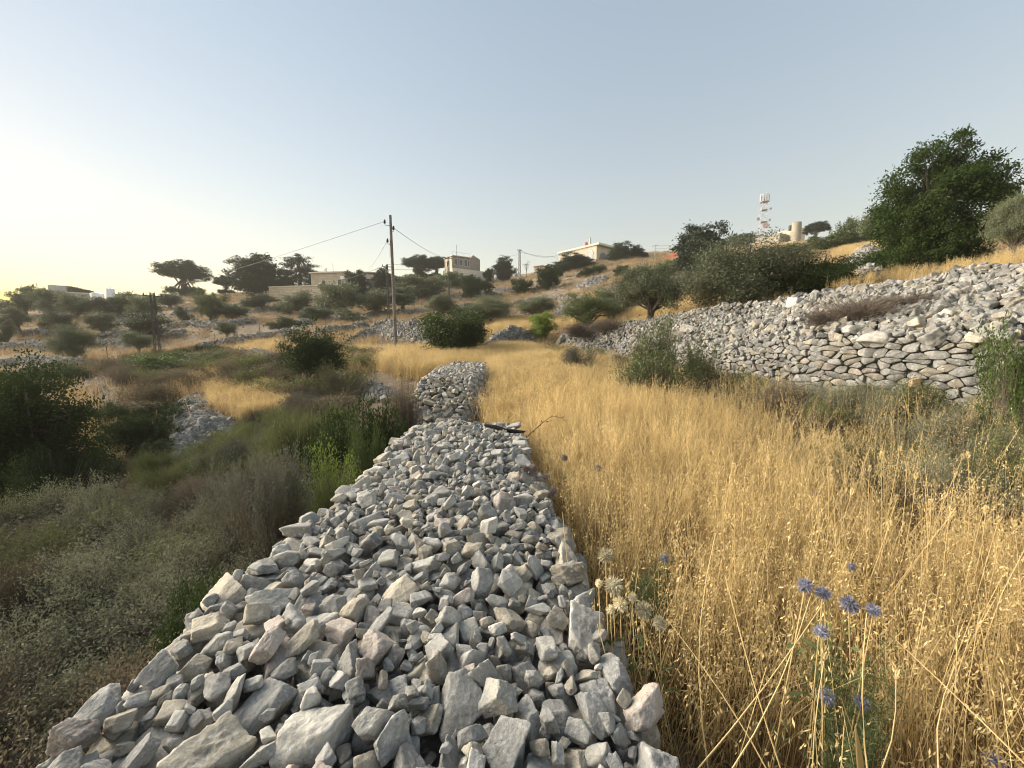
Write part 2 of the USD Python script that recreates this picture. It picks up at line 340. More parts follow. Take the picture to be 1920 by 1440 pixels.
def stone_tint(rng, warm=0.25):
    u = rng.random()
    if u < warm: c = np.array([.46, .41, .335])          # beige broken face
    elif u < warm + .12: c = np.array([.52, .495, .45])     # pale
    elif u < warm + .17: c = np.array([.43, .375, .335])    # pinkish
    else: c = np.array([.40, .388, .365])                 # grey weathered
    return c * rng.uniform(.55, .86) * [1.005, .995, .97]
def tumble(rng, tilt):
    return rotz(rng.uniform(0, 2 * math.pi)) @ rotx(rng.normal(0, tilt)) @ roty(rng.normal(0, tilt)) @ rotz(rng.uniform(0, 2 * math.pi))
class Packer:
    """stones dropped one by one onto a height map until they rest"""
    def __init__(self, x0, x1, y0, y1, cell, base):
        self.cell = cell; self.x0, self.y0 = x0, y0
        self.nx, self.ny = int((x1 - x0) / cell), int((y1 - y0) / cell)
        X, Y = np.meshgrid(x0 + (np.arange(self.nx) + .5) * cell, y0 + (np.arange(self.ny) + .5) * cell, indexing='ij')
        self.H = base(X, Y); self.base = self.H.copy(); self.own = np.full(self.H.shape, -1); self.items = []
    def fit(self, s, S, R, x, y, q=.90):
        m = (s.n / S) @ R.T                                    # plane: m . p <= o (about the stone's centre)
        rad = float(np.abs(R * S).sum(1)[:2].max()) * 1.02
        i0, i1 = max(0, int((x - rad - self.x0) / self.cell)), min(self.nx, int((x + rad - self.x0) / self.cell) + 1)
        j0, j1 = max(0, int((y - rad - self.y0) / self.cell)), min(self.ny, int((y + rad - self.y0) / self.cell) + 1)
        if i1 - i0 < 2 or j1 - j0 < 2: return None
        gx = self.x0 + (np.arange(i0, i1) + .5) * self.cell - x; gy = self.y0 + (np.arange(j0, j1) + .5) * self.cell - y
        A = s.o[:, None, None] - m[:, 0][:, None, None] * gx[None, :, None] - m[:, 1][:, None, None] * gy[None, None, :]
        mz = m[:, 2]; mz = np.where(np.abs(mz) < 1e-4, 1e-4, mz)
        Z = A / mz[:, None, None]
        up = Z[mz > 0].min(0); lo = Z[mz < 0].max(0); ok = up > lo
        if not ok.any(): return None
        H = self.H[i0:i1, j0:j1]
        gap = (H - lo)[ok]
        z = float(np.quantile(gap, q)) if len(gap) > 3 else float(gap.max())
        return z, (i0, i1, j0, j1), up, ok
    def put(self, s, S, R, x, y, fit, tint, sink=0.0):
        z, (i0, i1, j0, j1), up, ok = fit
        z -= sink
        k = len(self.items); self.items.append((s, S, R, np.array([x, y, z]), tint))
        H = self.H[i0:i1, j0:j1]; o = self.own[i0:i1, j0:j1]
        w = ok & (up + z > H); H[w] = (up + z)[w]; o[w] = k
    def drop(self, rng, S, spots, tint, tilt=.5, q=.90, shapes=SHAPES, sink=0.0, top=9.0):
        s = shapes[rng.integers(len(shapes))]; R = tumble(rng, tilt); best = None
        for x, y in spots:
            f = self.fit(s, S, R, x, y, q)
            if f is None: continue
            i, j = int((x - self.x0) / self.cell), int((y - self.y0) / self.cell)
            if not (0 <= i < self.nx and 0 <= j < self.ny): continue
            score = f[0] - self.base[i, j]
            if best is None or score < best[0]: best = (score, x, y, f)
        if best and best[0] < top: self.put(s, S, R, best[1], best[2], best[3], tint, sink)
    def visible(self):
        c = np.bincount(self.own[self.own >= 0], minlength=len(self.items))
        return c
def stone_mesh(item, lod):
    s, S, R, p, tint = item
    v, f = shape_mesh(s, lod)
    return (v * S) @ R.T + p, f
def build_stones(parent, items, weight, n_parts, lods=(4, 3, 2), n_hi=40, mat=None, rest_name='rubble_fill', part='stone', min_weight=0.0):
    """the n_parts stones that show most become parts of their own, the others one part of kind stuff"""
    mat = mat or STONE
    order = [i for i in np.argsort(-weight) if weight[i] > min_weight]
    for r, i in enumerate(order[:n_parts]):
        v, f = stone_mesh(items[i], lods[0] if r < n_hi else lods[1])
        obj(parent, part, v, f, mat, tint=items[i][4], smooth=True)
    rest = order[n_parts:]
    if rest:
        ms = [stone_mesh(items[i], lods[2]) for i in rest]
        v, f = join(ms); t = np.vstack([np.tile(items[i][4], (len(m[0]), 1)) for i, m in zip(rest, ms)])
        obj(parent, rest_name, v, f, mat, tint=t, smooth=True, kind='stuff')
    return len(order)

# --- the wall one stands on
rng = np.random.default_rng(5)
W_Y0, W_Y1 = -0.4, 7.7
def wall_l(y): return -1.80 + .05 * np.sin(np.asarray(y) * 1.7) + .10 * np.clip((np.asarray(y) - 6.4) / 1.2, 0, 1)
def wall_r(y): return np.interp(y, [-.5, 1.2, 2.3, 3.2, 5.5, 7.7], [.74, .66, .52, .43, .22, .05]) + .03 * np.sin(np.asarray(y) * 2.3 + 1)
def wall_base(X, Y):
    l, r = wall_l(Y), wall_r(Y); c = (X - l) / (r - l)
    crown = -.20 + .10 * (1 - (2 * np.clip(c, 0, 1) - 1) ** 2) + .10 * (meshkit.fbm(np.stack([X * .9, Y * .9, X * 0], -1), 3, 8) - .5)
    end = np.clip((Y - 6.9) / .8, 0, 1) * .25
    return np.where((c > .01) & (c < .99) & (Y < W_Y1), crown - end, -3.0)
pk = Packer(-2.3, 1.15, W_Y0, W_Y1 + .3, .0125, wall_base)
def wall_spot(margin=.06):
    y = rng.uniform(W_Y0, W_Y1 - .1); l, r = float(wall_l(y)), float(wall_r(y))
    return rng.uniform(l + margin, r - margin), y
def dims(a, lo=.5, hi=.95, flat=(.35, .8)):
    return np.array([a, a * rng.uniform(lo, hi), a * rng.uniform(*flat)]) / 2 * 1.12
# the stones one can pick out: px, py, width and height in the photograph, kind of tone, thickness, heading
G, Wm, Lt = (.395, .385, .365), (.48, .435, .36), (.54, .515, .47)
HERO = [(270, 1375, 175, 150, G, .13, .7), (392, 1405, 130, 120, Wm, .28, .2), (596, 1370, 135, 125, Lt, .26, .5), (160, 1385, 120, 70, G, .14, .3), (205, 1330, 110, 55, Wm, .16, .1),
    (110, 1425, 130, 70, Lt, .18, .2), (262, 1268, 160, 90, Lt, .20, .3), (330, 1285, 80, 120, G, .12, 1.2), (345, 1180, 90, 80, Wm, .20, .4), (405, 1190, 60, 115, G, .10, 1.2),
    (480, 1150, 95, 65, Wm, .18, .1), (438, 1108, 90, 50, Lt, .15, .1), (490, 1052, 120, 66, G, .16, .3), (570, 1130, 75, 105, G, .17, 1.3), (590, 1220, 95, 75, Wm, .2, .2),
    (660, 1105, 70, 85, G, .18, 1.0), (730, 1072, 90, 62, G, .2, .2), (802, 1038, 105, 64, Wm, .16, .3), (810, 1082, 62, 55, Wm, .13, .0), (735, 1160, 80, 60, Wm, .15, .6),
    (968, 1080, 66, 62, Wm, .2, .7), (1095, 1150, 100, 95, Lt, .30, .5), (1125, 1265, 85, 95, G, .24, .9), (1100, 1312, 56, 105, Wm, .15, 1.4), (980, 1165, 66, 58, Wm, .17, .1),
    (965, 1220, 54, 58, Wm, .14, .9), (880, 1310, 84, 42, Wm, .12, .1), (945, 1290, 60, 95, Lt, .18, 1.3), (955, 1375, 72, 85, G, .18, 1.0), (1185, 1330, 84, 66, G, .18, .1),
    (1235, 1400, 115, 110, G, .26, .4), (1120, 1390, 72, 64, G, .18, .4), (605, 945, 60, 42, Lt, .14, .2), (583, 982, 75, 50, Lt, .15, .3), (565, 1003, 84, 46, Wm, .14, .3),
    (700, 862, 52, 44, Wm, .15, .5), (752, 836, 76, 34, Wm, .14, .1), (860, 856, 76, 28, Lt, .13, .3), (950, 997, 58, 30, Wm, .12, .1), (990, 946, 40, 48, Wm, .14, 1.2),
    (905, 976, 64, 44, Lt, .15, .4), (826, 946, 52, 44, Wm, .14, .5), (852, 987, 48, 32, Lt, .12, .2), (702, 997, 44, 64, Wm, .14, 1.3), (745, 985, 50, 40, G, .13, .2),
    (1040, 1040, 66, 44, G, .15, .2), (1015, 985, 50, 40, Lt, .14, .3), (660, 915, 46, 34, G, .13, .2), (780, 1230, 60, 80, Wm, .17, 1.2), (800, 1245, 44, 80, Wm, .15, 1.5),
    (690, 1340, 66, 80, G, .16, 1.4), (760, 1390, 60, 70, G, .17, .3), (840, 1400, 70, 80, G, .2, .8), (640, 1150, 60, 40, G, .14, .4), (880, 1145, 60, 45, G, .13, .3)]
for (px, py, w, h, tone, th, head) in HERO:
    d = ray(px, py); t = (.06 - CAM[2]) / d[2]; p = CAM + t * d
    wx = w * t / FPX * .95; dep = h * t / FPX / max(.55, abs(d[2]) / np.linalg.norm(d)) * .80
    S = np.array([max(wx, dep), min(wx, dep), th * .95]) / 2 * .80
    R = rotz(head if wx >= dep else head * .3 + 1.2) @ rotx(rng.normal(.05, .12)) @ roty(rng.normal(0, .12))
    s = SHAPES[[k for k in range(90) if k % 10 < 5][rng.integers(45)]]
    f = pk.fit(s, S, R, p[0], p[1], .6)
    if f: pk.put(s, S, R, p[0], p[1], f, np.array(tone) * rng.uniform(.62, .80) * [1.005, .995, .97])
for k in range(1150):
    pk.drop(rng, dims(rng.uniform(.07, .17) if rng.random() < .84 else rng.uniform(.16, .25)), [wall_spot() for _ in range(4)], stone_tint(rng), top=.13)
# border stones along both edges
for side, n in ((0, 56), (1, 56)):
    for k in range(n):
        y = W_Y0 + (k + rng.uniform(0, .8)) * (W_Y1 - W_Y0 - .2) / n
        a = rng.uniform(.17, .33) if side == 0 else rng.uniform(.14, .27)
        x = (float(wall_l(y)) + rng.uniform(.02, .16)) if side == 0 else (float(wall_r(y)) - rng.uniform(.02, .14))
        pk.drop(rng, dims(a, .5, .85, (.35, .65)), [(x, y), (x, y + .07), (x, y - .07)], stone_tint(rng, .2), .22, top=.19)
for k in range(750):
    pk.drop(rng, dims(rng.uniform(.065, .155)), [wall_spot(.03) for _ in range(7)], stone_tint(rng), top=.22)
for k in range(1700):
    pk.drop(rng, dims(rng.uniform(.03, .08)), [wall_spot(.03) for _ in range(7)], stone_tint(rng, .2), .6, top=.24)
_vis = pk.visible()
_pos = np.array([i[3] for i in pk.items]); _px, _py, _t = project(_pos)
_wt = _vis / np.maximum(_t, .3) ** 2; _wt = np.where((_t > .3) & (_py < 1520), _wt, _wt * .01)
_wt = np.where(_vis >= 3, _wt, 0)
wall = thing('dry_stone_wall', 'broad dry stone wall of loose grey rubble running from the foreground into the grass', 'stone wall')
print('wall stones', len(pk.items), 'shown', build_stones(wall, pk.items, _wt, 300, (4, 3, 3), 60))
# core of the wall and the rough faces below its edges
def wall_core():
    ys = np.linspace(W_Y0, W_Y1 - .15, 40); pts = []
    for y in ys:
        l, r = float(wall_l(y)) + .10, float(wall_r(y)) - .10
        pts.append([(l - .12, y, -2.6), (l, y, -.16), (r, y, -.16), (r + .05, y, -2.2)])
    v = np.array(pts).reshape(-1, 3); f = []
    for i in range(len(ys) - 1):
        for k in range(4):
            a, b = i * 4 + k, i * 4 + (k + 1) % 4; f += [(a, a + 4, b), (b, a + 4, b + 4)]
    n = len(v) - 4; f += [(0, 1, 2), (0, 2, 3), (n, n + 2, n + 1), (n, n + 3, n + 2)]
    return v, np.array(f)
_v, _f = wall_core(); obj(wall, 'core', _v, _f, STONE, tint=np.array([.2, .19, .18]))
_its = []
for side in (0, 1):
    for zz in np.arange(-.28, -2.1 if side == 0 else -1.1, -.17):
        for y in np.arange(W_Y0, W_Y1, .26):
            yy = y + rng.uniform(-.05, .05) + (.13 if int(round(zz / .17)) % 2 else 0); a = rng.uniform(.24, .34)
            x = float(wall_l(yy)) + .06 - .05 * abs(zz) if side == 0 else float(wall_r(yy)) - .06 + .03 * abs(zz)
            _its.append((SHAPES[rng.integers(90)], np.array([a, rng.uniform(.2, .3), rng.uniform(.17, .24)]) / 2 * 1.12, rotz(math.pi / 2 + rng.normal(0, .1)) @ rotx(rng.normal(0, .08)), np.array([x, yy, zz]), stone_tint(rng)))
for x in np.arange(-1.7, .05, .25):      # far end
    for zz in np.arange(-.35, -1.9, -.18):
        _its.append((SHAPES[rng.integers(90)], np.array([.32, .26, .22]) / 2 * 1.12, rotz(rng.normal(0, .1)), np.array([x + rng.uniform(-.05, .05), W_Y1 - .15 + .06 * abs(zz), zz]), stone_tint(rng)))
build_stones(wall, _its, np.ones(len(_its)), 0, (2, 2, 2), rest_name='side_stones')
# ------------------------------------------------------------ stone banks, piles and terrace walls further off
rng = np.random.default_rng(21)
def quat_of(R):
    w = np.sqrt(np.maximum(0, 1 + R[:, 0, 0] + R[:, 1, 1] + R[:, 2, 2])) / 2
    x = np.copysign(np.sqrt(np.maximum(0, 1 + R[:, 0, 0] - R[:, 1, 1] - R[:, 2, 2])) / 2, R[:, 2, 1] - R[:, 1, 2])
    y = np.copysign(np.sqrt(np.maximum(0, 1 - R[:, 0, 0] + R[:, 1, 1] - R[:, 2, 2])) / 2, R[:, 0, 2] - R[:, 2, 0])
    z = np.copysign(np.sqrt(np.maximum(0, 1 - R[:, 0, 0] - R[:, 1, 1] + R[:, 2, 2])) / 2, R[:, 1, 0] - R[:, 0, 1])
    return np.stack([w, x, y, z], 1)
def rand_rots(n, rng): 
    q = unit(rng.normal(size=(n, 4))); return q
LOOSE = []
for k in range(30):
    s = SHAPES[(k * 7) % 90]; v, f = shape_mesh(s, 3)
    LOOSE.append((v * np.array([1, rng.uniform(.6, .9), rng.uniform(.45, .75)]) / 2, f, STONE_FAR, True, stone_tint(rng, .28) * .72))
def loose(parent, name, pos, size, label=None):
    n = len(pos)
    return instancer(parent, name, LOOSE, pos, None, size, rng.integers(0, len(LOOSE), n), rots=rand_rots(n, rng), label=label)
def bank_at(s):
    """foot, face height, crest at the running place s along the bank (0 to number of knots - 1)"""
    i = np.arange(len(BANK)); g = lambda k: np.interp(s, i, BANK[:, k])
    return np.stack([g(0), g(1), g(2)], -1), g(3), np.stack([g(4), g(5), g(6)], -1)
def bank_point(s, u):
    """u: 0 foot, 0-.3 the masonry face, .3-1 the rubble slope up to the crest, above 1 behind it"""
    F, h, C = bank_at(s); d = unit((C - F) * [1, 1, 0])
    lump = (meshkit.fbm(np.stack([s * 3.1, u * 4, s * 0], -1), 3, 4) - .5)
    T = F + d * .28 + np.stack([0 * h, 0 * h, h + .12 * (meshkit.fbm(np.stack([s * 5, s * 0, s * 0], -1), 3, 6) - .5)], -1)
    a = np.clip(u / .3, 0, 1)[..., None]; b = np.clip((u - .3) / .7, 0, 1)[..., None]; c = np.clip(u - 1, 0, 1)[..., None]
    p = F + (T - F) * a + (C - T) * b + (d * 1.6 + [0, 0, -.9]) * c
    p[..., 2] += lump * .35 * np.clip((u - .35) * 4, 0, 1)
    return p
bank = thing('stone_bank', 'long high bank right of the field, dry masonry face below loose rubble', 'stone wall')
ss, uu = np.linspace(0, len(BANK) - 1, 150), np.concatenate([np.linspace(-.08, .3, 6), np.linspace(.33, 1, 16), np.linspace(1.1, 1.6, 4)])
A, B = np.meshgrid(ss, uu, indexing='ij')
P = bank_point(A.ravel(), B.ravel()); n, k = len(ss), len(uu)
i, j = np.meshgrid(np.arange(n - 1), np.arange(k - 1), indexing='ij')
q = np.stack([i * k + j, (i + 1) * k + j, (i + 1) * k + j + 1, i * k + j + 1], -1).reshape(-1, 4)
f = np.vstack([q[:, [0, 1, 2]], q[:, [0, 2, 3]]])
Fm, _, Cm = bank_at(A.ravel()); P = P + unit((Cm - Fm) * [1, 1, 0]) * .12 - [0, 0, .06]      # core a little behind the stones
obj(bank, 'core', P, f, STONE, tint=np.array([.17, .16, .15]), smooth=True)
# masonry face: fitted stones in rough courses, each a piece of its own
def masonry_cells(L, Hf, rng, size):
    """Voronoi cells of an irregular coursed wall L long; Hf(s) its height; size(s) the stone height"""
    pts, s0 = [], 0
    y = 0.0; rows = []
    h = 0.0
    while h < 2.6:
        rh = rng.uniform(.09, .24); x = -rng.uniform(0, .3)
        while x < L + .3:
            k = size(x); w = rng.uniform(.14, .50) * (1.5 if rng.random() < .12 else 1) * k
            pts.append((x + w / 2, h * k + rh * k / 2 + rng.normal(0, .05))); x += w
        h += rh
    pts = np.array(pts); sc = np.array([.50, 1.0])
    vor = Voronoi(np.vstack([pts * sc, [[-9, -9], [L + 9, -9], [-9, 12], [L + 9, 12]]]))
    out = []
    for k in range(len(pts)):
        r = vor.regions[vor.point_region[k]]
        if -1 in r or len(r) < 3: continue
        poly = Polygon(vor.vertices[r] / sc)
        if not poly.is_valid or poly.area > 2: continue
        x, y = pts[k]
        if x < 0 or x > L or y > Hf(x) + .02: continue
        poly = poly.intersection(sbox(-.1, -.25, L + .1, Hf(x) + .16)).buffer(-.005).simplify(.006)
        if poly.is_empty or poly.geom_type != 'Polygon' or poly.area < .003: continue
        L_ = poly.exterior; m_ = int(np.clip(L_.length / .04, 12, 44)); e_ = np.array([L_.interpolate(i_ / m_, normalized=True).coords[0] for i_ in range(m_)]); z_ = np.zeros(m_)
        e_ = e_ + np.stack([meshkit.fbm(np.stack([e_[:, 0] * 4.5, e_[:, 1] * 4.5, z_ + s_], -1), 3, 6) - .5 for s_ in (3, 40)], 1) * [.10, .08]
        out.append(e_)
    return out
def face_stone(poly2, depth, rng):
    """a building stone whose outline in the wall is this polygon: front towards +z, body behind; returns centred (v, f), centre"""
    c = poly2.mean(0); p = poly2 - c; L = LineString(np.vstack([p, p[:1]])); n = int(np.clip(L.length / .032, 14, 44))
    q = np.array([L.interpolate(k / n, normalized=True).coords[0] for k in range(n)])
    if np.sum(q[:, 0] * np.roll(q[:, 1], -1) - np.roll(q[:, 0], -1) * q[:, 1]) < 0: q = q[::-1]
    q = q * (1 + rng.normal(0, .018, n))[:, None]; q = (q * 2 + np.roll(q, 1, 0) * .5 + np.roll(q, -1, 0) * .5) / 3
    tilt = rng.normal(0, .10, 2); e = rng.uniform(.006, .018); rings = []; off = rng.uniform(0, 90, 3); pl = rng.normal(0, .24, (3, 2)); po = rng.uniform(.0, .03, 3); dome = rng.uniform(-.012, .016)
    for sc, z in ((.92, -depth), (.995, -depth * .35), (1.0, -e), (.955, -e * .2), (.80, .003), (.45, .006)):
        r = q * sc; w = (meshkit.fbm(np.c_[r * 6.5, np.zeros(n)] + off, 4, 4) - .5) * .09 + np.minimum((r @ pl.T + po).min(1), .03) if z > -.06 else 0
        rings.append(np.c_[r, np.zeros(n) + z + (r @ tilt if z > -.06 else 0) + w])
    cz = (meshkit.fbm(off[None], 4, 4)[0] - .5) * .09 + min(po.min(), .03)
    v = np.vstack(rings + [[[0, 0, .006 + cz]], [[0, 0, -depth]]]); f = []
    for k in range(5):
        for i in range(n):
            a, b2 = k * n + i, k * n + (i + 1) % n; f += [(a, b2, b2 + n), (a, b2 + n, a + n)]
    for i in range(n): f += [(5 * n + i, 5 * n + (i + 1) % n, 6 * n), (i, 6 * n + 1, (i + 1) % n)]
    return v, np.array(f), c
fl = [0]; sg = np.linspace(0, len(BANK) - 1, 400); Fg, Hg, Cg = bank_at(sg)
Lg = np.concatenate([[0], np.cumsum(np.linalg.norm(np.diff(Fg, axis=0), axis=1))])
face_items, face_wt = [], []
cells = masonry_cells(Lg[-1], lambda x: float(np.interp(x, Lg, Hg)), rng, lambda x: float(np.interp(x, [0, 10, 14, 22, 34], [.78, .74, .6, .5, .45])))
for poly in cells:
    v, f, c = face_stone(poly, rng.uniform(.18, .30), rng)
    g = float(np.interp(c[0], Lg, sg)); F, h, C = (a[0] for a in bank_at(np.array([g])))
    t = unit(np.array(bank_at(np.array([g + .02]))[0][0] - F)); t[2] = 0; t = unit(t)
    out = np.array([t[1], -t[0], 0.0]); d = unit((C - F) * [1, 1, 0])
    if out @ d > 0: out = -out
    lean = unit(np.array([0, 0, 1.0]) - out * .16); Z = np.cross(t, lean); X = t
    if Z @ out < 0: X, Z = -t, -Z; v = v * [-1, 1, 1]; f = f[:, ::-1]
    R = np.stack([X, lean, Z], 1)
    p = F + lean * c[1] + Z * rng.uniform(-.02, .055)
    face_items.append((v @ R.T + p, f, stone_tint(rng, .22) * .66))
    px, py, t_ = project(p); vis = 1.0 if 900 < px < 1960 and py < 1000 else .02
    face_wt.append(np.prod(np.ptp(poly, axis=0)) / max(t_, 1) ** 2 * vis)
order = np.argsort(-np.array(face_wt)); print('face stones', len(order))
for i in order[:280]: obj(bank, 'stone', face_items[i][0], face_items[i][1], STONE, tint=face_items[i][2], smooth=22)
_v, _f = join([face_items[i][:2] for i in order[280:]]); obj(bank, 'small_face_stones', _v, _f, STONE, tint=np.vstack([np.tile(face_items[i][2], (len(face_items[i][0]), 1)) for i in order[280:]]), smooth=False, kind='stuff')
# loose rubble on the slope above it
n = 9000
s = rng.uniform(0, len(BANK) - 1, n * 2); u = .29 + rng.uniform(0, 1, n * 2) ** .9 * .85
F, h, C = bank_at(s); w = np.linalg.norm(C - F, axis=1) / 4; keep = rng.random(n * 2) < w; s, u = s[keep][:n], u[keep][:n]
P = bank_point(s, u); dist = np.linalg.norm(P - CAM, axis=1)
size = rng.uniform(.09, .23, len(P)) * np.where(rng.random(len(P)) < .06, 1.7, 1); 
loose(bank, 'loose_rubble', P + [0, 0, .0], size)
# bigger stones that stand out on the slope
big = []
for (px, py, w_) in [(1640, 640, 60), (1745, 640, 58), (1835, 660, 60), (1885, 655, 56), (1720, 612, 34), (1600, 625, 40), (1430, 612, 40), (1390, 628, 32), (1290, 620, 40), (1265, 632, 40), (1350, 642, 34),
                     (1780, 590, 30), (1850, 575, 34), (1900, 560, 36), (1690, 570, 30), (1550, 600, 28), (1880, 600, 34), (1800, 560, 26), (1240, 640, 30), (1195, 650, 26), (1050, 640, 30), (1075, 630, 26)]:
    g, u_ = np.meshgrid(np.linspace(.5, 6.9, 200), np.linspace(.28, 1, 50), indexing='ij'); Q = bank_point(g.ravel(), u_.ravel())
    qx, qy, qt = project(Q); k = np.argmin((qx - px) ** 2 + (qy - py) ** 2)
    a = w_ * qt[k] / FPX * .8; S = np.array([a, a * rng.uniform(.6, .8), a * rng.uniform(.4, .6)]) / 2 * 1.1
    big.append((SHAPES[rng.integers(9) * 10 + rng.integers(5)], S, tumble(rng, .3), Q[k] + [0, 0, .05], stone_tint(rng, .3)))
build_stones(bank, big, np.ones(len(big)), 30, (3, 3, 2), 30)

def mound(name, label, poly_px, t, height, n, size, cat='stone pile', face=0.0, squash=1.0):
    """a pile of stones whose outline on the ground is this polygon of the photograph"""
    P = [on_ground(px, py)[0] if t is None else at(px, py, t) for px, py in poly_px]
    return mound_xy(name, label, [tuple(p[:2]) for p in P], height, n, size, cat)
def mound_xy(name, label, xy, height, n, size, cat='stone pile', power=.6, top=None):
    poly = Polygon(xy).buffer(0); x0, y0, x1, y1 = poly.bounds
    root = thing(name, label, cat)
    line = poly.exterior; m = 12
    nx = max(6, int((x1 - x0) / max(.25, size[1] * 1.2))); ny = max(6, int((y1 - y0) / max(.25, size[1] * 1.2)))
    X, Y = np.meshgrid(np.linspace(x0 - .3, x1 + .3, nx), np.linspace(y0 - .3, y1 + .3, ny), indexing='ij')
    def hgt(X, Y):
        from shapely import points, distance
        pts = points(np.asarray(X).ravel(), np.asarray(Y).ravel()); ins = contains_xy(poly, np.asarray(X).ravel(), np.asarray(Y).ravel())
        d = distance(line, pts); r = math.sqrt(poly.area / math.pi)
        k = np.clip(d / (r * .75), 0, 1) ** power
        h = np.where(ins, k * height, -.25)
        h = h + (meshkit.fbm(np.stack([np.asarray(X).ravel() * 1.3, np.asarray(Y).ravel() * 1.3, np.zeros(len(pts))], -1), 3, 2) - .5) * height * .4 * ins
        return h.reshape(np.shape(X))
    Z = ground(X, Y) + hgt(X, Y) - .05
    V = np.stack([X, Y, Z], -1).reshape(-1, 3); i, j = np.meshgrid(np.arange(nx - 1), np.arange(ny - 1), indexing='ij')
    q = np.stack([i * ny + j, (i + 1) * ny + j, (i + 1) * ny + j + 1, i * ny + j + 1], -1).reshape(-1, 4)
    obj(root, 'core', V, np.vstack([q[:, [0, 1, 2]], q[:, [0, 2, 3]]]), STONE_FAR, tint=np.array([.2, .19, .175]), smooth=True)
    x = rng.uniform(x0, x1, n * 6); y = rng.uniform(y0, y1, n * 6); ok = contains_xy(poly, x, y); x, y = x[ok][:n], y[ok][:n]
    z = ground(x, y) + hgt(x, y)
    loose(root, 'stones', np.stack([x, y, z], 1), rng.uniform(*size, len(x)) * np.where(rng.random(len(x)) < .08, 1.6, 1))
    return root
def strip(pxs, t_or_none, width):
    """outline of a band of this width along a line of the photograph, laid on the ground"""
    P = [on_ground(*p)[0][:2] for p in pxs]
    return list(LineString(P).buffer(width / 2, cap_style='flat').exterior.coords)[:-1]
# the next piece of wall, seen end on beyond the first
rng = np.random.default_rng(33)
W2 = [(-3.15, 10.6), (-2.7, 10.3), (-1.3, 10.3), (-.95, 10.8), (-.8, 13), (-1.0, 16.5), (-2.4, 16.7), (-3.0, 14)]
def w2_top(X, Y): return np.interp(Y, [10.3, 11.6, 13, 16.7], [-.55, .26, .36, .52])
def w2_base(X, Y):
    from shapely import points, distance
    P_ = Polygon(W2); ins = contains_xy(P_, X.ravel(), Y.ravel()).reshape(X.shape)
    d = distance(P_.exterior, points(X.ravel(), Y.ravel())).reshape(X.shape)
    g = ground(X, Y); top = np.minimum(w2_top(X, Y), g + .1 + d * 2.2)
    return np.where(ins, top, np.minimum(g - .1, -.9) - 1.0)
pk2 = Packer(-3.5, -.5, 10.0, 17.0, .025, w2_base)
for a0, a1, n, top in ((.22, .34, 230, .12), (.14, .26, 900, .16), (.09, .16, 900, .2)):
    for k in range(n):
        sp = []
        for _ in range(4):
            x, y = rng.uniform(-3.2, -.75), 10.3 + 6.3 * rng.uniform() ** 1.5
            if contains_xy(Polygon(W2), x, y): sp.append((x, y))
        if sp: pk2.drop(rng, dims(rng.uniform(a0, a1)), sp, stone_tint(rng, .45) * 1.05, .4, top=top)
wall2 = thing('dry_stone_wall', 'short stretch of pale dry stone wall with a tall rounded end standing beyond the near wall', 'stone wall')
_vis = pk2.visible(); _t = project(np.array([i[3] for i in pk2.items]))[2]; _wt = np.where(_vis > 1, _vis / _t ** 2.5, 0)
print('second wall', build_stones(wall2, pk2.items, _wt, 220, (3, 2, 2), 60))
Xc, Yc = np.meshgrid(np.linspace(-3.4, -.6, 30), np.linspace(10.1, 16.9, 60), indexing='ij'); Zc = np.maximum(w2_base(Xc, Yc), -2.4) - .06
i, j = np.meshgrid(np.arange(29), np.arange(59), indexing='ij'); q = np.stack([i * 60 + j, (i + 1) * 60 + j, (i + 1) * 60 + j + 1, i * 60 + j + 1], -1).reshape(-1, 4)
obj(wall2, 'core', np.stack([Xc, Yc, Zc], -1).reshape(-1, 3), np.vstack([q[:, [0, 1, 2]], q[:, [0, 2, 3]]]), STONE, tint=np.array([.22, .21, .19]))
_cv = np.stack([Xc, Yc, Zc], -1); _p, _q = [], []
for i_ in range(29):
    for j_ in range(59):
        c4 = _cv[i_:i_ + 2, j_:j_ + 2].reshape(4, 3)
        if np.ptp(c4[:, 2]) > .10 and c4[:, 2].max() > -1.9 and np.ptp(c4[:, 2]) < 3:
            k_ = int(3 + np.ptp(c4[:, 2]) * 14); a_, b_ = rng.random((k_, 1)), rng.random((k_, 1)); _p.append(c4[0] * (1 - a_) * (1 - b_) + c4[1] * (1 - a_) * b_ + c4[2] * a_ * (1 - b_) + c4[3] * a_ * b_)
_p = np.vstack(_p); loose(wall2, 'side_stones', _p + [0, 0, .03], rng.uniform(.14, .34, len(_p)))
